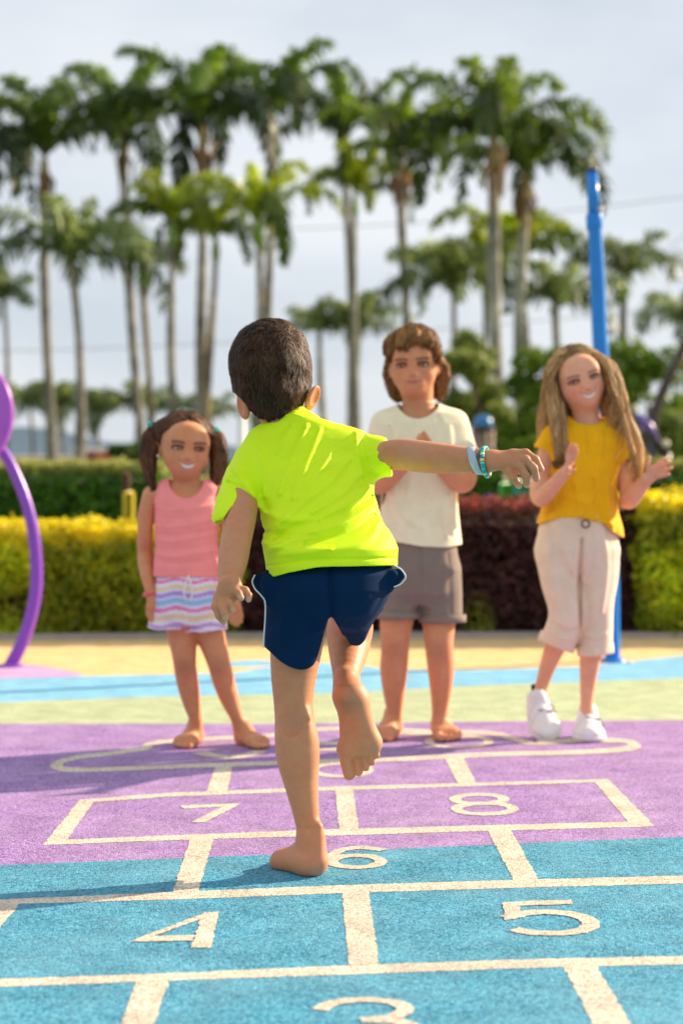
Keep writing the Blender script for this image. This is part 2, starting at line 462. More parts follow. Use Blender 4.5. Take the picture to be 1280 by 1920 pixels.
class Field:
    def __init__(s, lo, hi, h):
        s.h = h; s.lo = np.array(lo, float)
        s.ax = [np.arange(lo[i], hi[i] + h, h).astype(np.float32) for i in range(3)]
        s.F = np.full([len(a) for a in s.ax], .3, np.float32)
    def sl(s, lo, hi, m):
        out = []
        for i in range(3):
            a = int(max(0, math.floor((lo[i] - m - s.lo[i]) / s.h))); b = int(min(len(s.ax[i]), math.ceil((hi[i] + m - s.lo[i]) / s.h) + 1))
            if b <= a: return None
            out.append(slice(a, b))
        return tuple(out)
    def run(s, ops, t=0.0, inner=False):
        for op in ops:
            pr, mode, k = op
            lo, hi = pr.box(t, inner)
            sl = s.sl(lo, hi, k + 3 * s.h + .004)
            if sl is None: continue
            X = s.ax[0][sl[0]][:, None, None]; Y = s.ax[1][sl[1]][None, :, None]; Z = s.ax[2][sl[2]][None, None, :]
            d = pr.ev(X, Y, Z, t, inner).astype(np.float32)
            if pr.cut is not None and not inner:
                for pt, nn in pr.cut:
                    nn = np.array(nn, float); nn /= np.linalg.norm(nn)
                    d = np.maximum(d, (X - pt[0]) * nn[0] + (Y - pt[1]) * nn[1] + (Z - pt[2]) * nn[2])
            A = s.F[sl]
            if mode == 'u':
                if k > 0:
                    hh = np.maximum(k - np.abs(A - d), 0) / k
                    s.F[sl] = np.minimum(A, d) - hh * hh * k * .25
                else: s.F[sl] = np.minimum(A, d)
            else:
                d = -d
                if k > 0:
                    hh = np.maximum(k - np.abs(A - d), 0) / k
                    s.F[sl] = np.maximum(A, d) + hh * hh * k * .25
                else: s.F[sl] = np.maximum(A, d)
        return s
    def band(s, fn, w=.03):
        """add fn(points) to the field near its surface"""
        ii = np.nonzero(np.abs(s.F) < w)
        if len(ii[0]) == 0: return s
        pts = np.stack([s.ax[0][ii[0]], s.ax[1][ii[1]], s.ax[2][ii[2]]], 1).astype(float)
        s.F[ii] += fn(pts).astype(np.float32)
        return s
    def cutfn(s, fn, w=.1):
        ii = np.nonzero(s.F < w)
        pts = np.stack([s.ax[0][ii[0]], s.ax[1][ii[1]], s.ax[2][ii[2]]], 1).astype(float)
        s.F[ii] = np.maximum(s.F[ii], fn(pts).astype(np.float32))
        return s
    def sample(s, p):
        q = (p - s.lo) / s.h
        n = np.array(s.F.shape) - 2
        i = np.clip(np.floor(q).astype(int), 0, n); f = np.clip(q - i, 0, 1)
        x, y, z = i.T; fx, fy, fz = f.T; A = s.F
        return (((A[x, y, z] * (1 - fx) + A[x+1, y, z] * fx) * (1 - fy) + (A[x, y+1, z] * (1 - fx) + A[x+1, y+1, z] * fx) * fy) * (1 - fz)
                + ((A[x, y, z+1] * (1 - fx) + A[x+1, y, z+1] * fx) * (1 - fy) + (A[x, y+1, z+1] * (1 - fx) + A[x+1, y+1, z+1] * fx) * fy) * fz)
    def grad(s, p):
        e = s.h; g = np.zeros_like(p)
        for i in range(3):
            o = np.zeros(3); o[i] = e
            g[:, i] = s.sample(p + o) - s.sample(p - o)
        return g / (np.linalg.norm(g, axis=1)[:, None] + 1e-9)
    def mesh(s):
        A = s.F; S = A < 0
        c = np.zeros([n - 1 for n in A.shape], np.uint8)
        for i in (0, 1):
            for j in (0, 1):
                for k in (0, 1):
                    c += S[i:A.shape[0]-1+i, j:A.shape[1]-1+j, k:A.shape[2]-1+k]
        act = (c > 0) & (c < 8)
        ijk = np.argwhere(act)
        idx = np.full(act.shape, -1, np.int32); idx[act] = np.arange(len(ijk))
        pos = np.zeros((len(ijk), 3)); cnt = np.zeros(len(ijk))
        cor = [(i, j, k) for i in (0, 1) for j in (0, 1) for k in (0, 1)]
        val = {o: A[ijk[:, 0]+o[0], ijk[:, 1]+o[1], ijk[:, 2]+o[2]] for o in cor}
        for o1 in cor:
            for a in range(3):
                if o1[a]: continue
                o2 = list(o1); o2[a] = 1; o2 = tuple(o2)
                v1, v2 = val[o1], val[o2]
                m = (v1 < 0) != (v2 < 0)
                t = v1[m] / (v1[m] - v2[m])
                pp = np.tile(np.array(o1, float), (m.sum(), 1)); pp[:, a] += t
                pos[m] += pp; cnt[m] += 1
        V = (ijk + pos / cnt[:, None]) * s.h + s.lo
        quads = []
        for a in range(3):
            b, c_ = (a + 1) % 3, (a + 2) % 3
            s1 = [slice(None)] * 3; s2 = [slice(None)] * 3
            s1[a] = slice(0, -1); s2[a] = slice(1, None)
            D = S[tuple(s1)] != S[tuple(s2)]
            e = np.argwhere(D)
            ok = (e[:, b] > 0) & (e[:, c_] > 0) & (e[:, b] < A.shape[b]-1) & (e[:, c_] < A.shape[c_]-1)
            e = e[ok]
            inside = S[e[:, 0], e[:, 1], e[:, 2]]
            def cell(db, dc):
                q = e.copy(); q[:, b] += db; q[:, c_] += dc
                return idx[q[:, 0], q[:, 1], q[:, 2]]
            Q = np.stack([cell(-1, -1), cell(0, -1), cell(0, 0), cell(-1, 0)], 1)
            Q[~inside] = Q[~inside][:, ::-1]
            quads.append(Q)
        Q = np.concatenate(quads)
        Q = Q[(Q >= 0).all(1)]
        return V, Q

def bounds(ops, m=.02):
    lo = np.min([o[0].box(0, False)[0] for o in ops if o[1] == 'u'], axis=0) - m
    hi = np.max([o[0].box(0, False)[1] for o in ops if o[1] == 'u'], axis=0) + m
    return lo, hi

def body_mesh(ops, h, detail=(), ground=None):
    """one surface, meshed finer inside the detail boxes (lo, hi, h)"""
    Vs, Qs, n = [], [], 0
    lo, hi = bounds(ops)
    for bi, (l, hh, res) in enumerate([(lo, hi, h)] + list(detail)):
        f = Field(l, hh, res).run(ops)
        if ground is not None:
            f.F = np.maximum(f.F, (ground - f.ax[2])[None, None, :])
        V, Q = f.mesh()
        V = relax(V, Q, 1)
        if bi == 0:
            c = V[Q].mean(1)
            keep = np.ones(len(Q), bool)
            for (dl, dh, r) in detail:
                keep &= ~((c > np.array(dl) + h * 1.5) & (c < np.array(dh) - h * 1.5)).all(1)
            Q = Q[keep]
        Vs.append(V); Qs.append(Q + n); n += len(V)
    V = np.concatenate(Vs); Q = np.concatenate(Qs)
    used = np.zeros(len(V), bool); used[Q.ravel()] = True
    mp = np.cumsum(used) - 1
    return V[used], mp[Q]

def garment(ops, h, t=.004, disp=None, cut=None, hollow=True, pad=.02, rl=3):
    lo, hi = bounds(ops, pad)
    fo = Field(lo, hi, h).run(ops)
    if disp is not None: dd = disp
    if hollow:
        fi = Field(lo, hi, h).run(ops, t=t, inner=True)
    if disp is not None:
        fo.band(disp, .03)
        if hollow: fi.band(disp, .03)
    if cut is not None: fo.cutfn(cut)
    if hollow:
        fo.F = np.maximum(fo.F, -fi.F)
    V, Q = fo.mesh()
    return relax(V, Q, rl), Q

def segdist(p, a, b):
    ba = b - a; h = np.clip((p - a) @ ba / (ba @ ba), 0, 1)
    return np.linalg.norm(p - a - h[:, None] * ba, axis=1)
def folds(lines, base=None):
    """lines: (list of points, amplitude (+ridge), width) -> displacement fn"""
    def fn(p):
        out = np.zeros(len(p)) if base is None else base(p)
        for pts, amp, w in lines:
            pts = smoothline(pts, 3) if len(pts) > 2 else np.array(pts)
            d = np.full(len(p), 9.0); yl = np.zeros(len(p))
            m = np.full(len(pts) - 1, 1.0)
            for i, (a, b) in enumerate(zip(pts[:-1], pts[1:])):
                ax_, az_ = a[0], a[2]; bx_, bz_ = b[0] - a[0], b[2] - a[2]
                h = np.clip(((p[:, 0] - ax_) * bx_ + (p[:, 2] - az_) * bz_) / (bx_ * bx_ + bz_ * bz_ + 1e-12), 0, 1)
                e = np.hypot(p[:, 0] - ax_ - h * bx_, p[:, 2] - az_ - h * bz_)
                s_ = (i + h) / (len(pts) - 1)
                e = e / (.35 + .65 * np.sin(np.pi * np.clip(s_, .04, .96)) ** .6)      # folds taper out at both ends
                c = e < d
                d = np.where(c, e, d); yl = np.where(c, a[1] + h * (b[1] - a[1]), yl)
            out -= amp * np.exp(-(d / w) ** 2) * np.clip((yl + .075 - p[:, 1]) / .02, 0, 1)
        return out
    return fn

def rotm(rx=0, ry=0, rz=0):
    return np.array((Matrix.Rotation(R_(rz), 3, 'Z') @ Matrix.Rotation(R_(ry), 3, 'Y') @ Matrix.Rotation(R_(rx), 3, 'X')))

def px(r, d): return r * d / F

def limb(ops, pts, k=.012, n=None, sn=1.0):
    """pts: (u, v, d, half width in photo px)"""
    ops.append((Poly([P(*a[:3]) for a in pts], [px(a[3], a[2]) for a in pts], n=n, sn=sn, res=4), 'u', k))

def relax(V, Q, it=2, keep=None):
    e = np.concatenate([Q[:, [0, 1]], Q[:, [1, 2]], Q[:, [2, 3]], Q[:, [3, 0]]])
    n = len(V); deg = np.bincount(e[:, 0], minlength=n) + np.bincount(e[:, 1], minlength=n) + 1e-9
    for lam in ([.5, -.45] * it + [.35]):
        m = np.stack([np.bincount(e[:, 0], V[e[:, 1], i], n) + np.bincount(e[:, 1], V[e[:, 0], i], n) for i in range(3)], 1) / deg[:, None]
        V = V + (m - V) * lam
    return V

def foot(ops, heel, fwd, up, Ln, side, k=.006, toes=True, wd=1.15):
    """heel: point under the back of the heel; side=+1 puts the little toe on the fwd x up side"""
    fwd = np.array(fwd, float); fwd /= np.linalg.norm(fwd)
    up = np.array(up, float); up -= fwd * (up @ fwd); up /= np.linalg.norm(up)
    lat = np.cross(fwd, up) * side * wd
    def q(x, y, z): return np.array(heel) + Ln * (fwd * x + lat * y + up * z)
    c = lambda a, b, ra, rb, kk=k, **kw: ops.append((Cap(q(*a), q(*b), ra * Ln, rb * Ln, **kw), 'u', kk))
    B = np.stack([fwd, lat / wd, up], 1)
    ops.append((Ell(q(.15, 0, .15), np.array([.155, .135 * wd, .155]) * Ln, B), 'u', .008))
    c((.2, 0.02, .13), (.62, .07, .085), .12, .085, .02)
    c((.2, -.01, .16), (.62, -.07, .1), .12, .095, .02)
    c((.2, 0, .36), (.6, -.02, .14), .13, .075, .02)
    c((.69, -.11, .095), (.64, .13, .075), .095, .075, .02)
    c((.25, .04, .10), (.64, .12, .075), .10, .075, .03)
    if toes:
        c((.79, -.125, .075), (.925, -.115, .065), .064, .060, .006)
        for x0, y0, x1, y1, r in ((.80, -.03, .905, -.028, .042), (.77, .04, .868, .043, .039), (.73, .10, .822, .105, .036), (.68, .155, .762, .158, .032)):
            c((x0, y0, .07), (x1, y1, .045), r * 1.06, r * 1.04, .003)
    else:
        c((.7, -.1, .09), (.8, .05, .07), .09, .08, .03)
    return q

def head_ops(c, R, H, jaw=1.0):
    """c: centre of head, R columns = image-right, back, up; H: chin to crown"""
    ops = []
    def q(x, y, z): return c + R @ (np.array([x, y, z]) * H)
    E = lambda p, r, k=.02, m='u', RR=None: ops.append((Ell(q(*p), np.array(r) * H, R if RR is None else R @ RR), m, k))
    C = lambda a, b, ra, rb, k=.01, m='u', **kw: ops.append((Cap(q(*a), q(*b), ra * H, rb * H, **kw), m, k))
    E((0, .07, .12), (.36, .44, .38), .02)
    E((0, -.14, -.07), (.300, .28, .31), .04)
    E((0, -.22, -.30), (.135 * jaw, .14, .115), .05)
    Z0 = -.045
    for s in (-1, 1):
        E((s * .17, -.25, -.15), (.11, .12, .11), .03)       # cheek
        E((s * .15, -.435, .035 + Z0), (.08, .05, .05), .015, 's')     # socket
        C((s * .05, -.40, .11 + Z0), (s * .21, -.36, .105 + Z0), .028, .022, .02)  # brow
        E((s * .365, .03, -.05), (.035, .075, .115), .012, 'u', rotm(0, s * 18, s * 25))
        E((s * .392, .0, -.04), (.02, .04, .07), .008, 's', rotm(0, s * 18, s * 25))
    E((s * 0, -.38, .17), (.2, .06, .12), .05)
    C((0, -.405, .05 + Z0), (0, -.46, -.09 + Z0), .028, .040, .018)      # nose bridge
    E((0, -.47, -.10 + Z0), (.05, .05, .04), .012)
    for s in (-1, 1): E((s * .045, -.44, -.112 + Z0), (.032, .035, .028), .012)
    E((0, -.405, -.22 + Z0), (.11, .05, .05), .03)
    C((-.075, -.425, -.205 + Z0), (.075, -.425, -.205 + Z0), .017, .017, .01)
    C((-.055, -.425, -.243 + Z0), (.055, -.425, -.243 + Z0), .021, .021, .01)
    C((-.1, -.45, -.222 + Z0), (.1, -.45, -.222 + Z0), .009, .009, .006, 's')
    E((0, -.35, -.345), (.07, .06, .055), .03)
    return ops, q

def mottle(V, col):
    n = vnoise(V * 28) * .6 + vnoise(V * 75 + 5) * .4
    n2 = vnoise(V * 11 + 17)
    k = np.stack([1 + .05 * n2, 1 - .12 * n, 1 - .16 * n], 1)
    col *= k * (1 + .05 * n2)[:, None]
    return col

def eye_parts(q, R, H, parent, iris, look=(0, 0), squint=1.0):
    for s in (-1, 1):
        c = q(s * .150, -.372, -.012)
        n = 20; ths = np.linspace(0, math.pi, n); phs = np.linspace(0, 2 * math.pi, 28, endpoint=False)
        T, Ph = np.meshgrid(ths, phs, indexing='ij')
        lv = np.stack([np.sin(T) * np.cos(Ph), -np.cos(T), np.sin(T) * np.sin(Ph)], -1).reshape(-1, 3)
        V = c + (lv * np.array([.072, .058, .044 * squint]) * H) @ R.T
        i, j = np.meshgrid(np.arange(n - 1), np.arange(28), indexing='ij')
        Q = np.stack([i * 28 + j, i * 28 + (j + 1) % 28, (i + 1) * 28 + (j + 1) % 28, (i + 1) * 28 + j], -1).reshape(-1, 4)
        dd = np.sqrt(((lv[:, 0] - look[0]) * .068) ** 2 + ((lv[:, 2] - look[1]) * .042 * squint) ** 2) / .034
        col = np.where((dd < 1)[:, None], np.array(iris), np.array([.6, .54, .5]))
        col = np.where((dd < .5)[:, None], np.array([.01, .008, .008]), col)
        col[lv[:, 1] > -.2] = (.3, .15, .1)
        mkobj('eye', V, Q, M['eye'], parent, col)

def face_paint(V, q, R, H, skin, lip, brow, smile=0.0, lash=(.03, .015, .01), teeth=False, blush=.25, blush_col=(.75, .22, .15)):
    c0 = q(0, 0, 0)
    Lc = (V - c0) @ R / H
    col = np.tile(np.array(skin, float), (len(V), 1))
    x, y, z = Lc.T
    z = z + .045
    front = (y < -.18) & (np.abs(x) < .4) & (np.abs(z) < .55)
    def mixc(w, c):
        nonlocal col
        w = np.clip(w, 0, 1)[:, None] * front[:, None]
        col = col * (1 - w) + np.array(c) * w
    for s in (-1, 1):
        mixc(blush * np.exp(-(((x - s * .19) / .1) ** 2 + ((z + .13) / .09) ** 2)), blush_col)
    mixc(blush * .8 * np.exp(-((x / .05) ** 2 + ((z + .1) / .05) ** 2)), blush_col)
    zc = z - smile * (np.abs(x) / .11) ** 2 * .05
    xw = .105 + .035 * (smile > .6)
    e = np.sqrt((x / xw) ** 2 + ((zc + .222) / .044) ** 2)
    mixc(1.6 - e * 1.5, lip)
    if teeth:
        e = np.sqrt((x / (xw * .84)) ** 2 + ((zc + .222) / .029) ** 2)
        mixc(2.2 - e * 2, (.85, .8, .74))
    mixc(.9 * np.exp(-((zc + .222 - (.018 if teeth else 0)) / .006) ** 2) * (np.abs(x) < xw), np.array(lip) * .35)
    for s in (-1, 1):
        xx = (x - s * .155)
        zb = z - (.118 - .35 * (xx * s) ** 2 * 4 + .04 * xx * s)
        mixc(.95 * np.exp(-(zb / .018) ** 2) * (np.abs(xx) < .095), brow)
        # upper lid and lash line
        zl = z - (.062 - 3.0 * xx ** 2)
        mixc(1.2 * np.exp(-(zl / .018) ** 2) * (np.abs(xx) < .085), lash)
        zl = z - (.008 + 2.2 * xx ** 2)
        mixc(.7 * np.exp(-(zl / .014) ** 2) * (np.abs(xx) < .08), lash)
        mixc(.9 * np.exp(-(((x - s * .022) / .012) ** 2 + ((z + .128) / .01) ** 2)), (.12, .04, .03))
    return col

def ribbons(paths, width, cols, nrm, taper=.25):
    """paths (n, m, 3); nrm (n, m, 3)"""
    n, m, _ = paths.shape
    T = np.gradient(paths, axis=1)
    S = np.cross(T, nrm); S /= np.linalg.norm(S, axis=2)[..., None] + 1e-9
    tt = np.linspace(0, 1, m)
    w = (np.minimum(1, (1 - tt) * 2.2 + taper * .3) * np.minimum(1, tt * 6 + .6))[None, :, None] * width[:, None, None] * .5
    V = np.stack([paths - S * w, paths + S * w], 2).reshape(-1, 3)
    b = (np.arange(n) * m * 2)[:, None] + (np.arange(m - 1) * 2)[None, :]
    Q = np.stack([b, b + 1, b + 3, b + 2], -1).reshape(-1, 4)
    C = np.repeat(cols, m * 2, axis=0)
    return V, Q, C

def hair_mesh(ops, h, dirfn, n, length, width, base, tips, seg=6, lift=.15, seed=1, cutfn=None, wob=.25, step_off=.001, baseshade=.8, disp=None, sun_tint=None):
    lo, hi = bounds(ops, .03)
    f = Field(lo, hi, h).run(ops)
    if disp is not None: f.band(disp)
    if cutfn is not None: f.cutfn(cutfn)
    V, Q = f.mesh()
    rs = np.random.RandomState(seed)
    # roots in proportion to area: surface-net vertices are nearly even
    roots = V[rs.randint(0, len(V), n)] + rs.normal(0, h * .5, (n, 3))
    Ls = (length(roots) if callable(length) else length) * rs.uniform(.6, 1.25, n)
    p = roots.copy(); paths = [p.copy()]; nr = f.grad(p); nrs = [nr]
    jit = rs.normal(0, wob, (n, 3))
    lf = lift * rs.uniform(0, 1.6, n)[:, None]
    for i in range(seg):
        nr = f.grad(p)
        d = dirfn(p) + jit
        d = d - nr * (d * nr).sum(1)[:, None]
        d /= np.linalg.norm(d, axis=1)[:, None] + 1e-9
        p = p + (d + nr * lf * (i + .5) / seg) * (Ls / seg)[:, None]
        fv = f.sample(p)
        tgt = step_off + lift * .35 * Ls * ((i + 1) / seg)
        p = p - nr * np.clip(fv - tgt, -.01, .01)[:, None] * .8
        paths.append(p.copy()); nrs.append(nr)
    paths = np.stack(paths, 1); nrs = np.stack(nrs, 1)
    w = width * rs.uniform(.6, 1.5, n)
    tv = np.clip(rs.beta(1.5, 2.5, n), 0, 1)[:, None]
    tv = np.clip(tv + (.55 * vnoise(roots * [130, 130, 70]) + .25 * vnoise(roots * 45))[:, None], 0, 1.25)
    if sun_tint is not None: tv = np.clip(tv + sun_tint(roots)[:, None], 0, 1)
    cols = np.array(base) * (1 - tv) + np.array(tips) * tv
    RV, RQ, RC = ribbons(paths, w, cols, nrs)
    VV = np.concatenate([V, RV]); QQ = np.concatenate([Q, RQ + len(V)])
    CC = np.concatenate([np.tile(np.array(base) * baseshade, (len(V), 1)), RC])
    return VV, QQ, CC

def guide_dir(guides):
    segs_a, segs_t = [], []
    for g in guides:
        for a, b in zip(g[:-1], g[1:]):
            a = np.array(a); b = np.array(b)
            for t in (.25, .75):
                segs_a.append(a + (b - a) * t); segs_t.append((b - a) / np.linalg.norm(b - a))
    A = np.array(segs_a); T = np.array(segs_t)
    def fn(p):
        d2 = ((p[:, None, :] - A[None]) ** 2).sum(2) + 1e-6
        w = 1 / d2 ** 2
        return (w[:, :, None] * T[None]).sum(1) / w.sum(1)[:, None]
    return fn
# ================================================================ SETTING
rnd = random.Random(3)
M['blue'] = mat_rubber('blue_rubber', (.010, .09, .165), (.05, .29, .435), (.18, .50, .63), .35, (.24, .46, .56))
M['purple'] = mat_rubber('purple_rubber', (.13, .06, .24), (.345, .19, .46), (.55, .40, .64), .4, (.52, .40, .56))
M['green'] = mat_rubber('green_rubber', (.26, .34, .18), (.45, .52, .29), (.60, .65, .44), .3, (.6, .62, .4))
M['lblue'] = mat_rubber('light_blue_rubber', (.09, .36, .55), (.20, .50, .70), (.36, .62, .78), .3, (.4, .66, .8))
M['tan'] = mat_rubber('tan_rubber', (.60, .36, .12), (.86, .56, .23), (.90, .68, .36), .3, (.8, .68, .48))
M['pink'] = mat_rubber('pink_rubber', (.4, .2, .45), (.62, .36, .62), (.75, .5, .72), .3, (.7, .55, .7))
M['white'] = mat_rubber('cream_rubber', (.30, .24, .18), (.70, .60, .47), (.88, .80, .68), .3, (.60, .52, .42))

# wide ground
m, t, b = newmat('lawn')
N = t.nodes; tcn = N.new('ShaderNodeTexCoord'); nz = N.new('ShaderNodeTexNoise'); nz.inputs['Scale'].default_value = .6; nz.inputs['Detail'].default_value = 12
rp = N.new('ShaderNodeValToRGB'); rp.color_ramp.elements[0].color = (.07, .11, .02, 1); rp.color_ramp.elements[1].color = (.22, .26, .06, 1)
t.links.new(tcn.outputs['Object'], nz.inputs['Vector']); t.links.new(nz.outputs['Fac'], rp.inputs['Fac']); t.links.new(rp.outputs['Color'], b.inputs['Base Color'])
b.inputs['Roughness'].default_value = .9
g = 900.0
o = mkobj('ground', [[-g, -g, -.02], [g, -g, -.02], [g, g, -.02], [-g, g, -.02]], np.array([[0, 1, 2, 3]]), m, smooth=False)
tagit(o, kind='structure')

us = np.arange(-2200, 3481, 20)
def bnd(pts):
    p = np.array(pts, float)
    v = np.interp(us, p[:, 0], p[:, 1])
    # straight extension past the frame
    v = np.where(us < p[0, 0], p[0, 1] + (us - p[0, 0]) * 0.0, v)
    return np.array([G(u, q) for u, q in zip(us, v)])
def near_row(): 
    return np.array([[(u - 640) / 1340 * 1.6, -.6, 0.0] for u in us])
B1 = bnd([(0, 1622), (515, 1602), (972, 1581), (1280, 1569)])
B2 = bnd([(0, 1357), (520, 1357), (900, 1353), (1280, 1350)])
B3 = bnd([(0, 1317), (325, 1305), (640, 1299), (900, 1285), (1280, 1271)])
B4 = bnd([(0, 1272), (320, 1264), (440, 1262), (480, 1254), (540, 1243), (640, 1243), (720, 1254), (860, 1257), (1080, 1250), (1180, 1240), (1280, 1229)])
B5 = bnd([(0, 1201), (300, 1199), (640, 1197), (1280, 1197)])
def band(name, A, B, mat):
    n = len(A)
    V = np.concatenate([A, B]); i = np.arange(n - 1)
    o = mkobj(name, V, np.stack([i, i + 1, i + 1 + n, i + n], 1), mat, smooth=False)
    return tagit(o, kind='structure')
band('blue_playground_floor', near_row(), B1, M['blue'])
band('purple_playground_floor', B1, B2, M['purple'])
band('green_playground_floor', B2, B3, M['green'])
band('light_blue_playground_floor', B3, B4, M['lblue'])
band('tan_playground_floor', B4, B5, M['tan'])
# low concrete edging in front of the hedges
e0 = B5[0]; e1 = B5[-1]
mb = MB()
n = len(B5)
V = np.concatenate([B5, B5 + [0, 0, .03], B5 + [0, .12, .03], B5 + [0, .12, -.02]])
i = np.arange(n - 1)
mb.add(V, [np.stack([i + k * n, i + 1 + k * n, i + 1 + (k + 1) * n, i + (k + 1) * n], 1) for k in range(3)], (.32, .28, .24))
tagit(mb.build('kerb', M['matte'], smooth=False), kind='structure')
# soil bed behind the kerb
bedc = np.concatenate([B5 + [0, .12, .01], B5 + [0, 2.0, .01]])
o = mkobj('soil_bed', bedc, np.stack([i, i + 1, i + 1 + n, i + n], 1), M['bark'], col=(.05, .03, .02), smooth=False); tagit(o, kind='structure')

def poly_ground(name, pxs, mat, z, dens=10, rough=.0035, smooth_in=False):
    if smooth_in: pxs = smoothline(list(pxs) + [pxs[0]], 6)[:-1]
    p = [G(u, v) for u, v in pxs]; out = []
    rs = np.random.RandomState(len(pxs) + int(z * 1e5))
    for a, b in zip(p, p[1:] + p[:1]):
        L_ = np.linalg.norm(b - a); k = max(1, int(L_ / .012))
        nn = np.array([-(b - a)[1], (b - a)[0], 0]) / (L_ + 1e-9)
        for q in range(k): out.append(a + (b - a) * q / k + nn * rs.normal(0, rough * .35))
    V = np.array(out); V[:, 2] = z
    import mathutils
    tri = mathutils.geometry.tessellate_polygon([[Vector(v) for v in V]])
    tri = np.array(tri)
    # orient up
    a, b, c = V[tri[:, 0]], V[tri[:, 1]], V[tri[:, 2]]
    s = np.cross(b - a, c - a)[:, 2] < 0
    tri[s] = tri[s][:, ::-1]
    o = mkobj(name, V, tri, mat, smooth=False)
    return tagit(o, kind='structure')
_z = [.0005]
def nz_():
    _z[0] += .00003; return _z[0]
def mark(pxs, name='painted_line', **kw): return poly_ground(name, pxs, M['white'], nz_(), **kw)
def stroke(pxs, w, name='painted_line', closed=False, n=8, wy=None):
    """centreline in photo pixels, widths in photo pixels: w across the picture, wy in depth"""
    c = smoothline(pxs if not closed else list(pxs) + [pxs[0]], n)
    T = np.gradient(c, axis=0)
    if closed:
        T[0] = T[-1] = c[1] - c[-2]
    p = np.array([G(u, v) for u, v in c]); 
    d = p[:, 1]
    wl = px(w, d) / 2; wd = (wy if wy is not None else w) / 2 * d * d / (F * CH)
    t = np.gradient(p, axis=0)
    if closed: t[0] = t[-1] = p[1] - p[-2]
    t /= np.linalg.norm(t, axis=1)[:, None] + 1e-9
    nn = np.stack([-t[:, 1], t[:, 0], 0 * t[:, 0]], 1)
    s = np.random.RandomState(len(pxs)).normal(0, .0010, (len(p), 2))
    hw = np.sqrt((nn[:, 0] * wl) ** 2 + (nn[:, 1] * wd) ** 2)
    z = nz_()
    V = np.concatenate([p + nn * (hw + s[:, 0])[:, None], p - nn * (hw + s[:, 1])[:, None]])
    V[:, 2] = z
    k = len(p); i = np.arange(k - 1)
    o = mkobj(name, V, np.stack([i + k, i + 1 + k, i + 1, i], 1), M['white'], smooth=False)
    return tagit(o, kind='structure')
# rows and uprights of the hopscotch
mark([(-15, 1688), (0, 1687), (320, 1673), (640, 1660), (970, 1650), (1280, 1642), (1322, 1641), (1338, 1655), (1280, 1657), (1000, 1664), (640, 1675), (320, 1687), (0, 1696), (-22, 1697)])
mark([(-140, 1842), (0, 1836), (320, 1825), (640, 1811), (961, 1800), (1280, 1793), (1466, 1788), (1482, 1802), (1280, 1808), (961, 1816), (640, 1828), (320, 1839), (0, 1851), (-155, 1857)])
mark([(1286, 1658), (1338, 1656), (1466, 1789), (1404, 1791)])
mark([(257, 1838), (319, 1837), (290, 1920), (252, 2030), (185, 2030), (227, 1920)])
mark([(1056, 1814), (1118, 1811), (1182, 1920), (1247, 2030), (1176, 2030), (1111, 1920)])
mark([(641, 1672), (691, 1670), (710, 1808), (654, 1810)])
mark([(-15, 1697), (38, 1695), (0, 1740), (-84, 1838), (-150, 1842)])
mark([(357, 1572), (402, 1570), (372, 1672), (324, 1674)])
mark([(911, 1553), (954, 1551), (1009, 1650), (963, 1652)])
mark([(125, 1575), (320, 1567), (600, 1556), (1179, 1541), (1227, 1550), (900, 1559), (600, 1568), (320, 1576), (81, 1585)])
mark([(150, 1500), (320, 1487), (530, 1479), (640, 1475), (900, 1468), (1139, 1461), (1119, 1467), (900, 1474), (640, 1482), (530, 1486), (320, 1494), (170, 1505)])
mark([(150, 1500), (177, 1503), (125, 1577), (81, 1585)])
mark([(1113, 1466), (1139, 1461), (1227, 1550), (1178, 1543)])
mark([(628, 1481), (661, 1479), (673, 1556), (636, 1557)])
mark([(406, 1433), (437, 1432), (426, 1486), (385, 1488)])
mark([(832, 1419), (866, 1417), (892, 1468), (858, 1470)])
# rounded home shape at the far end
stroke([(272, 1404), (200, 1414), (145, 1421), (110, 1431), (112, 1440), (150, 1444), (250, 1441), (350, 1437), (525, 1431), (640, 1427), (760, 1423), (919, 1415), (1078, 1411), (1160, 1406), (1188, 1399), (1175, 1391), (1131, 1388), (1062, 1389), (1000, 1393), (966, 1386), (925, 1376), (866, 1373), (800, 1374), (700, 1373)], 22, wy=8)
stroke([(272, 1404), (285, 1395), (330, 1389), (400, 1385), (500, 1380), (560, 1372), (620, 1367), (700, 1367), (800, 1372)], 22, wy=7)
stroke([(372, 1411), (400, 1417), (430, 1420), (465, 1416), (490, 1408)], 26, 'painted_number', wy=7)
def ring(cx, cy, rx, ry, w, wy, name='painted_number', a0=0, a1=360):
    n = 26
    full = abs(a1 - a0) >= 360
    pts = [(cx + rx * math.cos(R_(a0 + (a1 - a0) * k / n)), cy - ry * math.sin(R_(a0 + (a1 - a0) * k / n))) for k in range(n if full else n + 1)]
    stroke(pts, w, name, closed=full, n=2, wy=wy)
ring(860, 1391, 56, 11, 18, 4)
ring(640, 1444, 52, 12, 18, 5)
ring(600, 1400, 60, 6, 18, 4)
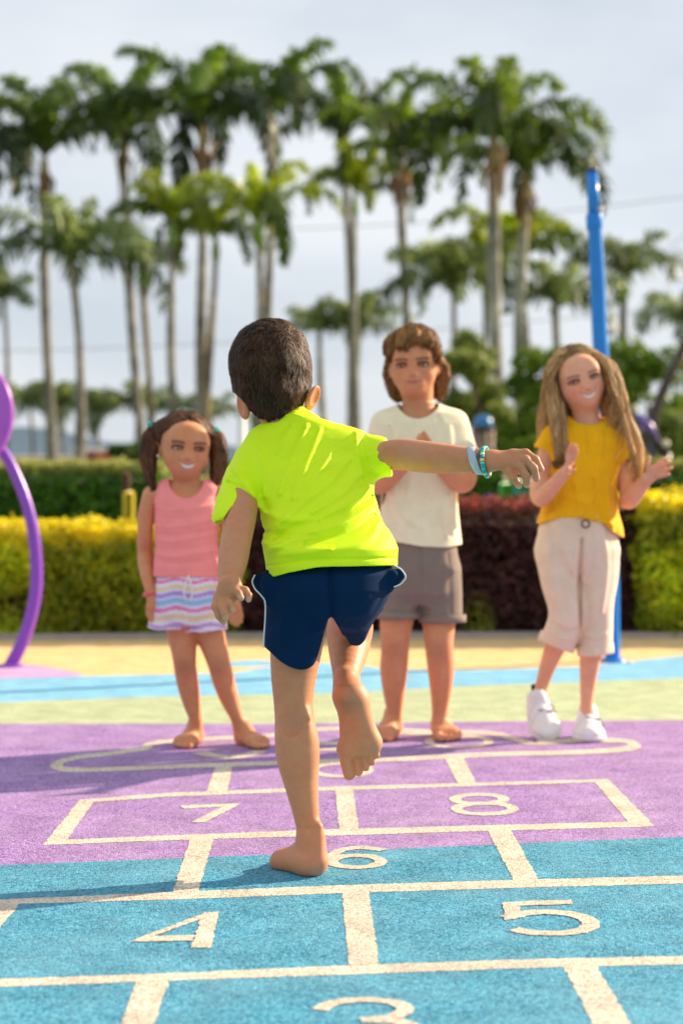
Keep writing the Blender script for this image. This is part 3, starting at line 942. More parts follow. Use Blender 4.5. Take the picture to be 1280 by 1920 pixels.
# numbers
mark([(337, 1511), (452, 1507), (440, 1514), (420, 1513), (345, 1517)], 'painted_number')
mark([(418, 1513), (452, 1507), (385, 1542), (357, 1543)], 'painted_number')
ring(898, 1499, 46, 8.5, 22, 5.5)
ring(908, 1517, 53, 10, 22, 6)
stroke([(718, 1595), (700, 1592), (670, 1590), (640, 1595), (622, 1604), (615, 1614)], 22, 'painted_number', wy=6, n=6)
ring(668, 1616, 46, 11, 24, 6.5)
mark([(380, 1714), (411, 1710), (396, 1778), (357, 1778)], 'painted_number')
mark([(384, 1713), (411, 1710), (398, 1719), (378, 1724), (285, 1757), (242, 1767)], 'painted_number')
mark([(244, 1767), (272, 1757), (366, 1754), (362, 1765)], 'painted_number')
mark([(943, 1693), (1000, 1690), (1070, 1688), (1072, 1696), (1010, 1698), (972, 1700), (943, 1703)], 'painted_number')
mark([(943, 1697), (973, 1697), (976, 1718), (946, 1727)], 'painted_number')
stroke([(950, 1722), (975, 1715), (1010, 1711), (1045, 1712), (1080, 1717), (1103, 1727), (1106, 1737), (1085, 1747), (1045, 1751), (1005, 1750), (980, 1747), (962, 1743)], 34, 'painted_number', wy=9, n=6)
stroke([(600, 1895), (615, 1885), (645, 1878), (690, 1876), (735, 1880), (757, 1890), (755, 1900), (735, 1908), (700, 1912), (676, 1914)], 34, 'painted_number', wy=9, n=6)
stroke([(690, 1914), (735, 1915), (775, 1926), (790, 1940), (775, 1955), (720, 1965), (650, 1960), (605, 1945)], 36, 'painted_number', wy=10, n=6)
# pink footing and lobes of colour at the far edge
poly_ground('pink_footing', [(-200, 1274), (-200, 1250), (0, 1249), (60, 1247), (100, 1252), (155, 1264), (150, 1268), (60, 1271)], M['pink'], .0008)
poly_ground('light_blue_patch', [(420, 1243), (470, 1238), (520, 1240), (540, 1243), (480, 1250), (430, 1249)], M['lblue'], .0006, smooth_in=True)

# dry leaves and crumbs lying on the rubber
def debris(u, v, L_, wd, ang, label, col, curl=.35, name='dry_leaf'):
    c = G(u, v, .004); mb = MB(); k = 9
    a = R_(ang); t = np.array([math.cos(a), math.sin(a), 0]); s = np.array([-t[1], t[0], 0])
    V = []
    for i in range(k):
        x = i / (k - 1); w = wd * math.sin(math.pi * (.08 + .9 * x)) ** .8
        z = .006 + curl * L_ * (x - .5) ** 2 * 2
        for y in (-1, -.4, .4, 1):
            V.append(t * (x - .5) * L_ + s * w * y * .5 + np.array([0, 0, z + abs(y) * w * .35 + .002 * math.sin(9 * x + 3 * y)]))
    V = np.array(V); Q = []
    for i in range(k - 1):
        for j in range(3): Q.append([i * 4 + j, i * 4 + j + 1, (i + 1) * 4 + j + 1, (i + 1) * 4 + j])
    mb.add(V, [np.array(Q)], col)
    mb.tube([-t * L_ * .75 + [0, 0, .012], -t * L_ * .5 + [0, 0, .008], t * L_ * .3 + [0, 0, .007]], [.0012, .0012, .0006], n=6, col=tuple(q * .6 for q in col))
    o = mb.build(name, M['matte'], loc=c)
    tagit(o, label, 'leaf')
debris(124, 1788, .030, .012, -12, 'curled brown dry leaf on the blue floor left of the number 4', (.16, .07, .02))
debris(1238, 1600, .022, .010, 20, 'small dark crumb of leaf on the blue floor right of the hopscotch', (.05, .04, .03))
debris(1200, 1765, .022, .010, 60, 'tiny dark leaf scrap on the blue floor right of the number 5', (.04, .05, .05))
debris(667, 1566, .020, .010, 10, 'small dark scrap on the front line of the 7 and 8 boxes', (.05, .03, .03))
debris(1188, 1342, .05, .03, 0, 'dark crumpled leaf on the pale green band right of the girl in yellow', (.07, .06, .03), .5)

rsd = np.random.RandomState(21)
for q in range(16):
    debris(rsd.uniform(20, 1260), rsd.uniform(1400, 1900) if q else 1700, rsd.uniform(.006, .012), rsd.uniform(.004, .008), rsd.uniform(0, 180), 'tiny dark crumb lying on the coloured playground floor', (.05, .04, .03))
    COL.objects[-1]['group'] = 'tiny crumbs scattered on the playground floor'
# ---------------------------------------------------------------- leaves
def leaf_cloud(P0, Nn, size, cols, seed=0, tilt=.8):
    """folded leaf quads at points P0 around directions Nn"""
    rs = np.random.RandomState(seed); n = len(P0)
    d = rs.normal(0, 1, (n, 3)); nn = Nn + d * tilt; nn /= np.linalg.norm(nn, axis=1)[:, None]
    t = np.cross(nn, rs.normal(0, 1, (n, 3))); t /= np.linalg.norm(t, axis=1)[:, None]
    s = np.cross(nn, t)
    L_ = size * rs.uniform(.6, 1.4, n)[:, None]
    a = P0 - t * L_ * .5; c = P0 + t * L_ * .5 - nn * L_ * .12
    b = P0 + s * L_ * .27 + nn * L_ * .08; e = P0 - s * L_ * .27 + nn * L_ * .08
    V = np.stack([a, b, c, e], 1).reshape(-1, 3)
    Q = (np.arange(n) * 4)[:, None] + np.array([0, 1, 2, 3])
    return V, Q, np.repeat(cols, 4, axis=0)

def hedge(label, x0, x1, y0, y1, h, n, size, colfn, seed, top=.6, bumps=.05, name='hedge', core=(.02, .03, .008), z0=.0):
    rs = np.random.RandomState(seed)
    w, dp = x1 - x0, y1 - y0
    af, at, aside = w * h, w * dp, dp * h
    k = rs.choice(5, n, p=np.array([af * 1.5, at * 1.3, aside, aside, af * .25]) / (af * 1.75 + at * 1.3 + 2 * aside))
    u, v = rs.rand(n), rs.rand(n)
    p = np.zeros((n, 3)); nn = np.zeros((n, 3))
    for i, (px_, py_, pz_, nv) in enumerate([(x0 + w * u, y0 + 0 * u, h * v, (0, -1, .2)), (x0 + w * u, y0 + dp * v, h + 0 * u, (0, 0, 1)),
                                           (x0 + 0 * u, y0 + dp * u, h * v, (-1, 0, .2)), (x1 + 0 * u, y0 + dp * u, h * v, (1, 0, .2)), (x0 + w * u, y1 + 0 * u, h * v, (0, 1, .2))]):
        m_ = k == i
        p[m_] = np.stack([px_, py_, pz_], 1)[m_]; nn[m_] = nv
    q = p * [5, 5, 6]
    b_ = vnoise(q + seed) * bumps + vnoise(q * 3.1 + seed) * bumps * .6
    p += nn / np.linalg.norm(nn, axis=1)[:, None] * (b_ + rs.normal(0, size * .45, n) - size * .3)[:, None]
    p[:, 2] = np.maximum(p[:, 2], .01) + z0
    cols = colfn(p, rs, h + z0)
    V, Q, C = leaf_cloud(p, nn, size, cols, seed)
    ins = size * .9
    mb = MB()
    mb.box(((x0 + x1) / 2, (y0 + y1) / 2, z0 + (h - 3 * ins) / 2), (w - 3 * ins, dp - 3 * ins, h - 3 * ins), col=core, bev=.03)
    cv = np.concatenate(mb.v)
    fs = [np.concatenate(f) + len(V) for f in mb.f.values()]
    o = mkobj(name, np.concatenate([V, cv]), [Q] + fs, M['leaf'], None, np.concatenate([C, np.concatenate(mb.c)]), False, loc=((x0 + x1) / 2, (y0 + y1) / 2, z0))
    o.data.materials.append(M['bark'])
    mi = np.ones(len(o.data.polygons), dtype=np.int32); mi[:len(Q)] = 0
    o.data.polygons.foreach_set('material_index', mi)
    return tagit(o, label, 'hedge')

def mixcols(rs, n, a, b, c=None, pc=0.1):
    t = rs.rand(n)[:, None]
    col = np.array(a) * (1 - t) + np.array(b) * t
    if c is not None:
        m_ = rs.rand(n) < pc; col[m_] = c
    return col
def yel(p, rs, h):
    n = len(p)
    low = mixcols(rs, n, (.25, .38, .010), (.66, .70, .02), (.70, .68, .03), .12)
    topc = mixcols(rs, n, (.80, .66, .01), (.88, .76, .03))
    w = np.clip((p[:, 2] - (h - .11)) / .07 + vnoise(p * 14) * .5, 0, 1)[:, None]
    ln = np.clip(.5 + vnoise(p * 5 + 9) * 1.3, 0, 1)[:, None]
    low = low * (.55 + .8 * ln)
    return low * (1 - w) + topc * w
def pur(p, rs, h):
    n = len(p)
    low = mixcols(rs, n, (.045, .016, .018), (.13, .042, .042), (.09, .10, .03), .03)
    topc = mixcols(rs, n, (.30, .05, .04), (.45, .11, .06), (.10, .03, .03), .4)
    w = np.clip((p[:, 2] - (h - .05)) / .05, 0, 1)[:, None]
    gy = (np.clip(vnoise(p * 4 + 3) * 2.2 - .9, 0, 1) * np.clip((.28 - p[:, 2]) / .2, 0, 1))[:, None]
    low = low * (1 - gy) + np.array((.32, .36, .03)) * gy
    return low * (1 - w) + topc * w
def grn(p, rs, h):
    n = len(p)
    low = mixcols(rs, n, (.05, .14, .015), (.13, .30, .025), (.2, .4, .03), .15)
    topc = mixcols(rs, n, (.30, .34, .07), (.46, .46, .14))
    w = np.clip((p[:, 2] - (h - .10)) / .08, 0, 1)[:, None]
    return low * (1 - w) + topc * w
D1 = 9.33
def ux(u, d): return (u - 640) / F * d
def hz(v, d): return CH - (v - HY) / F * d
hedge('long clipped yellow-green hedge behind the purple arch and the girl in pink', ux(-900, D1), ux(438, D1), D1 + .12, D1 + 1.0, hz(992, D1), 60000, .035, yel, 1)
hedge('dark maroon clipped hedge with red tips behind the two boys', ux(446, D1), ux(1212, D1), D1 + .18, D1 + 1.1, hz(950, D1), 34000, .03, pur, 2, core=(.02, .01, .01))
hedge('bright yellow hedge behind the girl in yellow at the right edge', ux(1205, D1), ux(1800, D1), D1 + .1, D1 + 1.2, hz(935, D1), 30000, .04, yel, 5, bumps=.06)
D2 = 14.5
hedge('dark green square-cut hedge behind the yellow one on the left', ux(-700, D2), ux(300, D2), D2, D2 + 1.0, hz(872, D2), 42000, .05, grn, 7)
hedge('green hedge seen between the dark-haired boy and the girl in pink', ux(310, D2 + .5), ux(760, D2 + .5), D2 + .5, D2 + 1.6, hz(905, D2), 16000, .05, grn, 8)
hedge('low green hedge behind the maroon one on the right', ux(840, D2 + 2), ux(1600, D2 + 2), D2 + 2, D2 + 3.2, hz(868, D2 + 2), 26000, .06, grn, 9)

# shrubs: leaf clumps on stems
def shrub(name, label, cat, u, vtop, d, wpx, hpx_, cols, n, size, seed, group=None, vbase=None, clumps=14, trunk=False):
    rs = np.random.RandomState(seed)
    zt = hz(vtop, d); w = px(wpx, d) / 2; h = px(hpx_, d)
    zb = zt - h; x = ux(u, d)
    root = thing(name, (x, d, 0), label, cat, group)
    cl = []
    for k in range(clumps):
        a = rs.rand() * 6.28; r = rs.rand() ** .5
        z = rs.rand()
        cl.append((x + math.cos(a) * r * w * .75 * (1 - .35 * z), d + math.sin(a) * r * w * .7, zb + h * (.15 + .72 * z), w * rs.uniform(.22, .42)))
    per = n // clumps; P0 = []; NN = []; CC = []
    for (cx, cy, cz, r) in cl:
        v = rs.normal(0, 1, (per, 3)); v /= np.linalg.norm(v, axis=1)[:, None]
        rr = r * rs.uniform(.55, 1.08, per)[:, None] * (1 + .3 * vnoise(v * 2.5 + cx))[:, None]
        P0.append(np.array([cx, cy, cz]) + v * rr * [1, 1, .85]); NN.append(v)
        t = np.clip(rs.rand(per) * .7 + .3 * rs.rand(), 0, 1)[:, None]
        CC.append(np.array(cols[0]) * (1 - t) + np.array(cols[1]) * t)
    V, Q, C = leaf_cloud(np.concatenate(P0), np.concatenate(NN), size, np.concatenate(CC), seed)
    mkobj('crown', V, Q, M['leaf'], root, C, False)
    mb = MB()
    tr = .05 * w + .05
    mb.tube([(x, d, 0), (x + .1 * w, d, zb * .6 + .05), (x, d, zb + h * .5)], [tr, tr * .8, tr * .4], n=8, col=(.16, .12, .08))
    for (cx, cy, cz, r) in cl[:6]:
        mb.tube([(x + .05 * w, d, max(.1, zb * .8)), (.5 * (x + cx), .5 * (d + cy), .6 * zb + .4 * cz), (cx, cy, cz)], [tr * .5, tr * .3, tr * .12], n=6, col=(.16, .12, .08))
    mb.build('trunk', M['bark'], root)
    return root

# ---------------------------------------------------------------- palms
def crown_mesh(seed, nf=17, green=((.028, .075, .012), (.16, .27, .02)), droop=1.0, lf=.62, up=0.0, dens=46):
    rs = np.random.RandomState(seed); Vs = []; Qs = []; Cs = []; n = 0
    for k in range(nf):
        age = k / (nf - 1)                       # 0 young upright .. 1 old hanging
        az = k * 2.39996 + rs.uniform(-.3, .3)
        el0 = R_(86 - 50 * age ** .8 + rs.uniform(-7, 7) + up)
        Lr = (.5 + .5 * min(1, age * 2.2)) * rs.uniform(.88, 1.12)
        curve = droop * (.8 + 2.0 * age ** .6 + rs.uniform(-.3, .3))
        m_ = 16; p = np.zeros(3); el = el0; pts = [p.copy()]; tang = []
        for i in range(m_):
            t_ = np.array([math.cos(az) * math.cos(el), math.sin(az) * math.cos(el), math.sin(el)])
            tang.append(t_); p = p + t_ * Lr / m_; pts.append(p.copy())
            el = max(el - curve / m_ * (.25 + 1.6 * (i / m_)), -1.52)
        tang.append(tang[-1]); pts = np.array(pts); tang = np.array(tang)
        bright = np.clip(1 - age * 1.1 + rs.uniform(-.2, .2), 0, 1)
        base = np.array(green[0]) * (1 - bright) + np.array(green[1]) * bright
        # rachis
        side0 = np.cross(tang, [0, 0, 1.0]); side0 /= np.linalg.norm(side0, axis=1)[:, None] + 1e-6
        w = np.linspace(.016, .003, m_ + 1)[:, None]
        upv = np.cross(side0, tang)
        V = np.concatenate([pts + side0 * w, pts + upv * w * 1.2, pts - side0 * w]); i = np.arange(m_)
        q = m_ + 1
        Qs += [np.stack([i, i + 1, i + 1 + q, i + q], 1) + n, np.stack([i + q, i + 1 + q, i + 1 + 2 * q, i + 2 * q], 1) + n]
        Vs.append(V); Cs.append(np.tile(base * 1.2 + .03, (len(V), 1))); n += len(V)
        # leaflets
        for sgn in (-1, 1):
            s = np.linspace(.14, .985, dens) + rs.normal(0, .006, dens)
            idx = np.clip(s * m_, 0, m_ - .001); i0 = idx.astype(int); fr = (idx - i0)[:, None]
            pos = pts[i0] * (1 - fr) + pts[i0 + 1] * fr; tg = tang[i0]
            sd = side0[i0] * sgn; uv = upv[i0]
            ln = (lf * .5 * np.sin(np.pi * np.clip(s * .86 + .12, 0, 1)) ** .6 * rs.uniform(.75, 1.15, dens))[:, None]
            plume = rs.normal(0, .6, dens)[:, None]
            dr = sd * .8 + tg * .5 + uv * plume
            dr /= np.linalg.norm(dr, axis=1)[:, None]
            mid = pos + dr * ln * .5
            tip = mid + (dr + np.array([0, 0, -1.0]) * rs.uniform(.5, 1.5, dens)[:, None]) * ln * .42
            ww = np.cross(dr, uv + .3 * sd); ww /= np.linalg.norm(ww, axis=1)[:, None] + 1e-6
            wd = .017
            V = np.stack([pos - ww * wd * .5, pos + ww * wd * .5, mid + ww * wd, mid - ww * wd, tip + ww * .002, tip - ww * .002], 1).reshape(-1, 3)
            b_ = (np.arange(dens) * 6)[:, None] + n
            Qs += [b_ + np.array([0, 1, 2, 3]), b_ + np.array([3, 2, 4, 5])]
            cc = base * rs.uniform(.6, 1.45, dens)[:, None]
            Vs.append(V); Cs.append(np.repeat(cc, 6, axis=0)); n += len(V)
    return np.concatenate(Vs), np.concatenate(Qs), np.concatenate(Cs)

DARK = ((.030, .056, .02), (.20, .32, .035)); MID = ((.06, .11, .015), (.58, .66, .03)); PALE = ((.09, .13, .045), (.26, .33, .10))  # leaf colours include light: backlit shade in DARK, sunlit tops in MID
crown_data = {}
def crown_obj(kind, seed, parent, z, s, rz):
    key = (kind, seed)
    if key not in crown_data:
        kw = dict(dark=dict(green=DARK, nf=10, droop=1.3, lf=.27), mid=dict(green=MID, nf=10, droop=1.25, lf=.29), pale=dict(green=PALE, nf=9, droop=1.1, dens=40, lf=.46), big=dict(green=((.04, .07, .015), (.26, .38, .03)), nf=13, droop=1.3, lf=.28))[kind]
        V, Q, C = crown_mesh(seed * 13 + len(kind), **kw)
        o = mkobj('crown', V, Q, M['palmleaf'], None, C, False)
        crown_data[key] = o.data
    else:
        o = bpy.data.objects.new('crown', crown_data[key]); COL.objects.link(o)
    o.parent = parent; o.location = (0, 0, z); o.scale = (s, s, s); o.rotation_euler = (0, 0, rz)
    return o
def palm(u, v, d, S, kind, seed, label, utr=None, tw=17, shaft=True, skirt=False, group='palm trees standing beyond the hedges', tc=(.30, .27, .23), nuts=False):
    """crown centre at photo pixel (u, v); trunk reaches the ground at column utr"""
    utr = u if utr is None else utr
    v = v + dict(dark=32, mid=18, big=25, pale=5)[kind]
    x, zc = ux(u, d), hz(v, d); xb = ux(utr, d)
    root = thing('palm_tree', (xb, d, 0), label, 'palm tree', group)
    r = px(tw, d) / 2; sh = px(S * .42, d)
    zs = zc - sh * .9 if shaft else zc + .05
    mb = MB(); k = 15; pts = []; rad = []
    for i in range(k):
        t_ = i / (k - 1)
        pts.append((xb + (x - xb) * t_ + .08 * math.sin(t_ * 5 + seed), d + .1 * math.sin(t_ * 3 + seed), zs * t_))
        rad.append(r * (1.35 - .5 * t_ + .12 * math.sin(t_ * 9 + seed) + (.35 if i == 0 else 0)))
    P_ = smoothline(pts, 4)
    rr = np.interp(np.linspace(0, 1, len(P_)), np.linspace(0, 1, k), rad) * (1 + .05 * np.sin(np.arange(len(P_)) * 2.1))
    cl = np.array(tc) * (0.8 + .35 * vnoise(np.array(P_) * [1, 1, 1.7] + seed))[:, None]
    mb.tube(P_, rr, n=10)
    mb.c = [np.repeat(cl, 10, axis=0)]
    mb.build('trunk', M['bark'], root)
    top = np.array(P_[-1])
    if shaft:
        m2 = MB()
        m2.tube([top + [0, 0, -.05], top + [0, 0, sh * .3], top + [0, 0, sh * .75], top + [0, 0, sh * 1.0]], [r * 1.05, r * 1.15, r * .8, r * .35], n=10, col=(.22, .33, .06) if not skirt else (.30, .22, .10))
        m2.build('crownshaft', M['matte'], root)
    if skirt:     # hanging brown flower stalks and dead sheaths
        rs = np.random.RandomState(seed); m3 = MB()
        for q in range(9):
            a = rs.rand() * 6.28; L_ = sh * rs.uniform(.5, 1.5); ro = r * rs.uniform(.9, 2.4)
            p0 = top + [0, 0, sh * rs.uniform(.1, .8)]
            m3.tube([p0, p0 + [math.cos(a) * ro, math.sin(a) * ro, -L_ * .3], p0 + [math.cos(a) * ro * .9, math.sin(a) * ro * .9, -L_]], [.03, .07, .03], n=5, col=(rs.uniform(.2, .34), .15, .09))
        m3.build('dead_frond', M['matte'], root)
    crown_obj(kind, seed % 3, root, zc, px(S * dict(dark=1.98, mid=1.8, big=1.8, pale=1.55)[kind], d), seed * 1.7)
    for o in root.children:
        if o.name.startswith('crown') and not o.name.startswith('crownshaft'):
            o.location.x = x - xb
    return root

palm(85, 262, 62, 150, 'dark', 1, 'tall palm with dark drooping crown nearest the left edge of the photo', 95, 17, skirt=True)
palm(232, 225, 64, 140, 'dark', 2, 'tall dark palm, second tall crown from the left edge', 275, 15, skirt=True)
palm(376, 205, 60, 150, 'dark', 3, 'tall dark palm above the girl in pink, third tall crown from the left', 384, 17, skirt=True)
palm(508, 190, 62, 145, 'dark', 4, 'tall palm with dark drooping crown directly above the dark-haired boy', 487, 16)
palm(648, 225, 66, 135, 'dark', 5, 'tall dark palm left of centre-right between two lit crowns', 663, 14)
palm(755, 270, 55, 130, 'big', 6, 'tall sunlit palm above the boy in cream', 768, 16, skirt=True)
palm(930, 235, 46, 165, 'big', 7, 'largest palm with thick pale trunk, left of the blue pole', 930, 24, skirt=True, tc=(.42, .40, .34))
palm(985, 300, 50, 140, 'big', 20, 'full dark palm crown just right of the largest palm', 965, 20, skirt=True, tc=(.38, .37, .32))
palm(322, 400, 52, 110, 'mid', 8, 'lower palm with bright lime top above the girl in pink', 332, 14)
palm(400, 430, 54, 95, 'mid', 9, 'lower bright palm between two lime crowns', 385, 14, tc=(.30, .24, .16))
palm(482, 395, 50, 120, 'mid', 10, 'bright yellow-green palm right above the dark-haired boy', 485, 16)
palm(135, 490, 40, 165, 'pale', 11, 'low pale olive palm with broad fronds at the left, slanting trunk', 158, 16, shaft=False)
palm(272, 500, 56, 75, 'pale', 12, 'small olive palm with brown trunk behind the girl in pink', 283, 13, tc=(.32, .24, .15))
palm(668, 345, 58, 100, 'mid', 13, 'slender palm with lime crown left of the boy in cream', 664, 12, tc=(.4, .38, .34))
palm(598, 620, 60, 78, 'pale', 14, 'small low palm just right of the dark-haired boy', 622, 12, shaft=False, tc=(.4, .38, .32))
palm(668, 612, 60, 90, 'pale', 15, 'small low palm left of the boy in cream', 664, 14, shaft=False)
palm(845, 545, 52, 120, 'pale', 16, 'low spreading palm behind the boy in cream', 850, 12, shaft=False)
palm(975, 470, 55, 125, 'mid', 17, 'low bright green palm under the largest palm', 1010, 16, tc=(.38, .36, .3))
palm(1045, 575, 52, 110, 'pale', 18, 'low olive palm left of the blue pole', 1040, 14, shaft=False)
palm(1172, 520, 56, 105, 'pale', 19, 'grey-green palm standing right of the blue pole', 1170, 15, tc=(.25, .24, .2))
palm(1290, 610, 50, 95, 'pale', 21, 'palm cut off by the right edge of the photo', 1300, 15, shaft=False)
palm(905, 500, 57, 120, 'mid', 22, 'leafy palm tucked behind the thick trunk of the largest palm', 905, 12, tc=(.36, .35, .3))
palm(5, 560, 46, 80, 'pale', 23, 'narrow palm at the left edge behind the purple disc', 18, 10, shaft=False)
palm(-130, 250, 60, 150, 'dark', 24, 'tall palm standing just outside the left edge of the photo', -120, 16, skirt=True)
palm(-330, 300, 58, 140, 'mid', 25, 'tall palm standing well outside the left edge of the photo', -330, 16)
for i_, (u_, v_, S_, lb) in enumerate([(58, 765, 74, 'tiny far palm beside the purple disc'), (115, 765, 70, 'tiny far palm between two tall trunks on the left'), (185, 780, 74, 'tiny far palm in the left distance, right of the slanting trunk'), (258, 765, 72, 'tiny far palm just left of the girl in pink'), (395, 785, 66, 'tiny far palm right of the girl in pink'), (330, 760, 40, 'tiny far palm above the head of the girl in pink')]):
    palm(u_, v_, 95, S_, 'pale', 30 + i_, lb, u_ + 4, 7, shaft=False, group='far palms along the horizon')

# broadleaf masses on the right
GR = ((.06, .13, .015), (.26, .38, .03)); GD = ((.02, .05, .01), (.08, .15, .02)); OL = ((.12, .17, .04), (.36, .42, .08))
shrub('tree', 'yellow-green bushy tree behind the boy in cream', 'tree', 895, 600, 40, 200, 290, OL, 4200, .2, 41)
shrub('tree', 'leafy green tree right behind the girl in yellow', 'tree', 1010, 640, 38, 170, 250, GR, 3800, .2, 42)
shrub('tree', 'bright green tree right of the blue pole', 'tree', 1215, 630, 36, 230, 260, GR, 4800, .18, 43)
shrub('shrub', 'yellow-green shrub at the right edge behind the play frame', 'shrub', 1265, 770, 28, 140, 130, OL, 3500, .14, 44)
shrub('shrub', 'dark shrub left behind the green hedge near the girl in pink', 'shrub', 235, 832, 30, 110, 60, GD, 2600, .12, 45)
shrub('shrub', 'low red-leaved shrub on top of the far lawn at left', 'shrub', 185, 850, 27, 70, 26, ((.25, .05, .03), (.45, .12, .08)), 900, .09, 46)
shrub('shrub', 'olive shrub between the dark-haired boy and girl in pink', 'shrub', 425, 850, 30, 90, 80, GR, 2200, .13, 47)
shrub('shrub', 'round green shrub behind the waist of the boy in cream', 'shrub', 905, 870, 18, 90, 90, GR, 2600, .09, 48)
shrub('shrub', 'green shrub between the boy in cream and girl in yellow', 'shrub', 985, 820, 22, 90, 110, GR, 2600, .10, 49)
shrub('tree', 'pale leafy tree over the right shoulder of the girl in yellow', 'tree', 1120, 690, 42, 150, 160, OL, 3500, .2, 50)

# leaning bare trunk at the right
root = thing('leaning_tree', (ux(1195, 24), 24, 0), 'dark bare trunk leaning right at the edge of the photo', 'tree')
mb = MB(); mb.tube(smoothline([P(1190, 955, 24), P(1205, 850, 24), P(1232, 760, 24.1), P(1262, 690, 24.2), P(1300, 620, 24.3)], 5), np.linspace(.11, .05, 21), n=10, col=(.09, .07, .06))
mb.build('trunk', M['bark'], root)
mb = MB()
for q in range(5):
    mb.tube(smoothline([P(1262, 690, 24.2), P(1275 + q * 9, 650 - q * 8, 24.2 + .1 * q), P(1290 + q * 14, 640 - q * 20, 24 + .3 * q)], 4), np.linspace(.035, .012, 9), n=6, col=(.09, .07, .06))
mb.build('branch', M['bark'], root)

# ---------------------------------------------------------------- far building, hills, wires
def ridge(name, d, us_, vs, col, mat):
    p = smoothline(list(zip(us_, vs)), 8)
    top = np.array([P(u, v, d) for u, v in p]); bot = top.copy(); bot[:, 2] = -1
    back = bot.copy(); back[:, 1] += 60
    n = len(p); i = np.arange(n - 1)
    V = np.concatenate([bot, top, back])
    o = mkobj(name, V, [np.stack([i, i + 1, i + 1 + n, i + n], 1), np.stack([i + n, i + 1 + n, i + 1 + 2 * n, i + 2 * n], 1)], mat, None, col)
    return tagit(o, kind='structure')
ridge('hills', 420, [-300, -100, 40, 130, 220, 330, 460, 620, 800, 1000, 1300, 1600], [830, 815, 800, 812, 830, 822, 838, 842, 835, 820, 800, 790], (.36, .44, .50), M['matte'])  # distance haze is put into the blue-grey colour
root = thing('building', (ux(60, 80), 80, 0), 'long low pale building in the far left distance behind the trunks', 'building')
mb = MB(); mb.box((ux(60, 80), 82, 1.15), (9, 5, 2.9), col=(.62, .6, .56), bev=.05); mb.build('wall', M['matte'], root, smooth=False)
mb = MB(); mb.box((ux(60, 80), 82, 2.72), (9.5, 5.5, .25), col=(.42, .36, .32), bev=.05); mb.build('roof', M['matte'], root, smooth=False)
for q in range(5):
    mb = MB(); mb.box((ux(60, 80) - 3.4 + q * 1.7, 79.46, 1.3), (.9, .06, 1.1), col=(.12, .16, .2)); mb.build('window', M['plastic'], root, smooth=False)
root = thing('building', (ux(300, 90), 90, 0), 'white flat building in the distance behind the girl in pink', 'building')
mb = MB(); mb.box((ux(250, 90), 92, 1.6), (6, 5, 3.4), col=(.78, .77, .76), bev=.05); mb.build('wall', M['matte'], root, smooth=False)
mb = MB(); mb.box((ux(250, 90), 92, 3.42), (6.4, 5.4, .22), col=(.6, .6, .6), bev=.04); mb.build('roof', M['matte'], root, smooth=False)
for (va, vb, sag, lb) in [((-100, 418), (1400, 352), 40, 'thin overhead wire crossing the sky at the height of the pole collar'), ((-100, 660), (1400, 560), 20, 'thin overhead wire low in the sky behind the trunks'), ((1180, 520), (1500, 250), 8, 'steep thin wire in the sky at the right edge')]:
    d = 70; pts = []
    for k in range(41):
        t_ = k / 40; pts.append(P(va[0] + (vb[0] - va[0]) * t_, va[1] + (vb[1] - va[1]) * t_ + sag * 4 * t_ * (1 - t_), d))
    mb = MB(); mb.tube(pts, .016, n=6, col=(.2, .2, .21)); tagit(mb.build('overhead_wire', M['matte']), lb, 'wire')

# ---------------------------------------------------------------- purple arch with disc, blue pole
PUR = (.23, .055, .46)
dA = 7.75
root = thing('play_arch', (ux(22, dA), dA, 0), 'purple curved playground pipe with a large round disc on top at the left edge', 'playground arch')
arc = [(18, 1252), (42, 1205), (60, 1150), (69, 1095), (67, 1030), (56, 965), (36, 905), (8, 850), (-40, 790), (-90, 750)]
mb = MB(); pts = smoothline([P(u, v, dA) for u, v in arc], 8)
mb.tube(pts, np.linspace(px(12.5, dA), px(10, dA), len(pts)), n=20, col=PUR); mb.build('pipe', M['paint'], root)
mb = MB(); c = G(20, 1250, 0); mb.lathe((c[0], c[1], 0.004), [(0.0, .008), (.05, .008), (.062, .004), (.064, 0)], n=24, col=PUR); mb.build('base_plate', M['paint'], root)
mb = MB(); cx_ = P(-50, 775, dA - .06)
prof = [(0, -.02), (px(71, dA), -.02), (px(75, dA), -.012), (px(76, dA), 0), (px(75, dA), .012), (px(71, dA), .02), (0, .02)]
Rr = rotm(90, 0, 0) @ np.eye(3)
# tall oval disc
prof2 = np.array(prof); a = np.linspace(0, 2 * math.pi, 64, endpoint=False)
V = np.concatenate([np.stack([np.cos(a) * r_, np.full(64, z_), np.sin(a) * r_ * 1.3], 1) for r_, z_ in prof2]); V += cx_
i = np.arange(64); j = (i + 1) % 64
mb.add(V, [np.stack([i + k * 64, j + k * 64, j + (k + 1) * 64, i + (k + 1) * 64], 1) for k in range(6)], (.40, .09, .55))
mb.build('disc', M['paint'], root)

BL = (.001, .20, .66)
dP = 8.0
root = thing('blue_pole', (ux(1147, dP), dP, 0), 'tall bright blue metal pole behind the girl in yellow, leaning slightly left', 'pole')
seg = [(1147, 1240, 14.5), (1146, 1100, 14.5), (1140, 900, 15), (1127, 690, 15), (1122, 600, 14.5), (1119, 520, 14.5), (1115, 440, 13.5), (1114, 425, 13.5)]
mb = MB(); pts = [P(u, v, dP) for u, v, w in seg]; mb.tube(pts, [px(w, dP) for u, v, w in seg], n=24, col=BL, caps=False); mb.build('lower_tube', M['paint'], root)
mb = MB(); seg = [(1114, 430, 10), (1112, 400, 13.6), (1110, 320, 11.0)]
mb.tube([P(1114, 430, dP), P(1113.5, 427, dP), P(1113, 404, dP), P(1112.7, 400, dP)], [px(q, dP) for q in (14.5, 15.5, 15.5, 14)], n=24, col=BL); mb.build('collar', M['paint'], root)
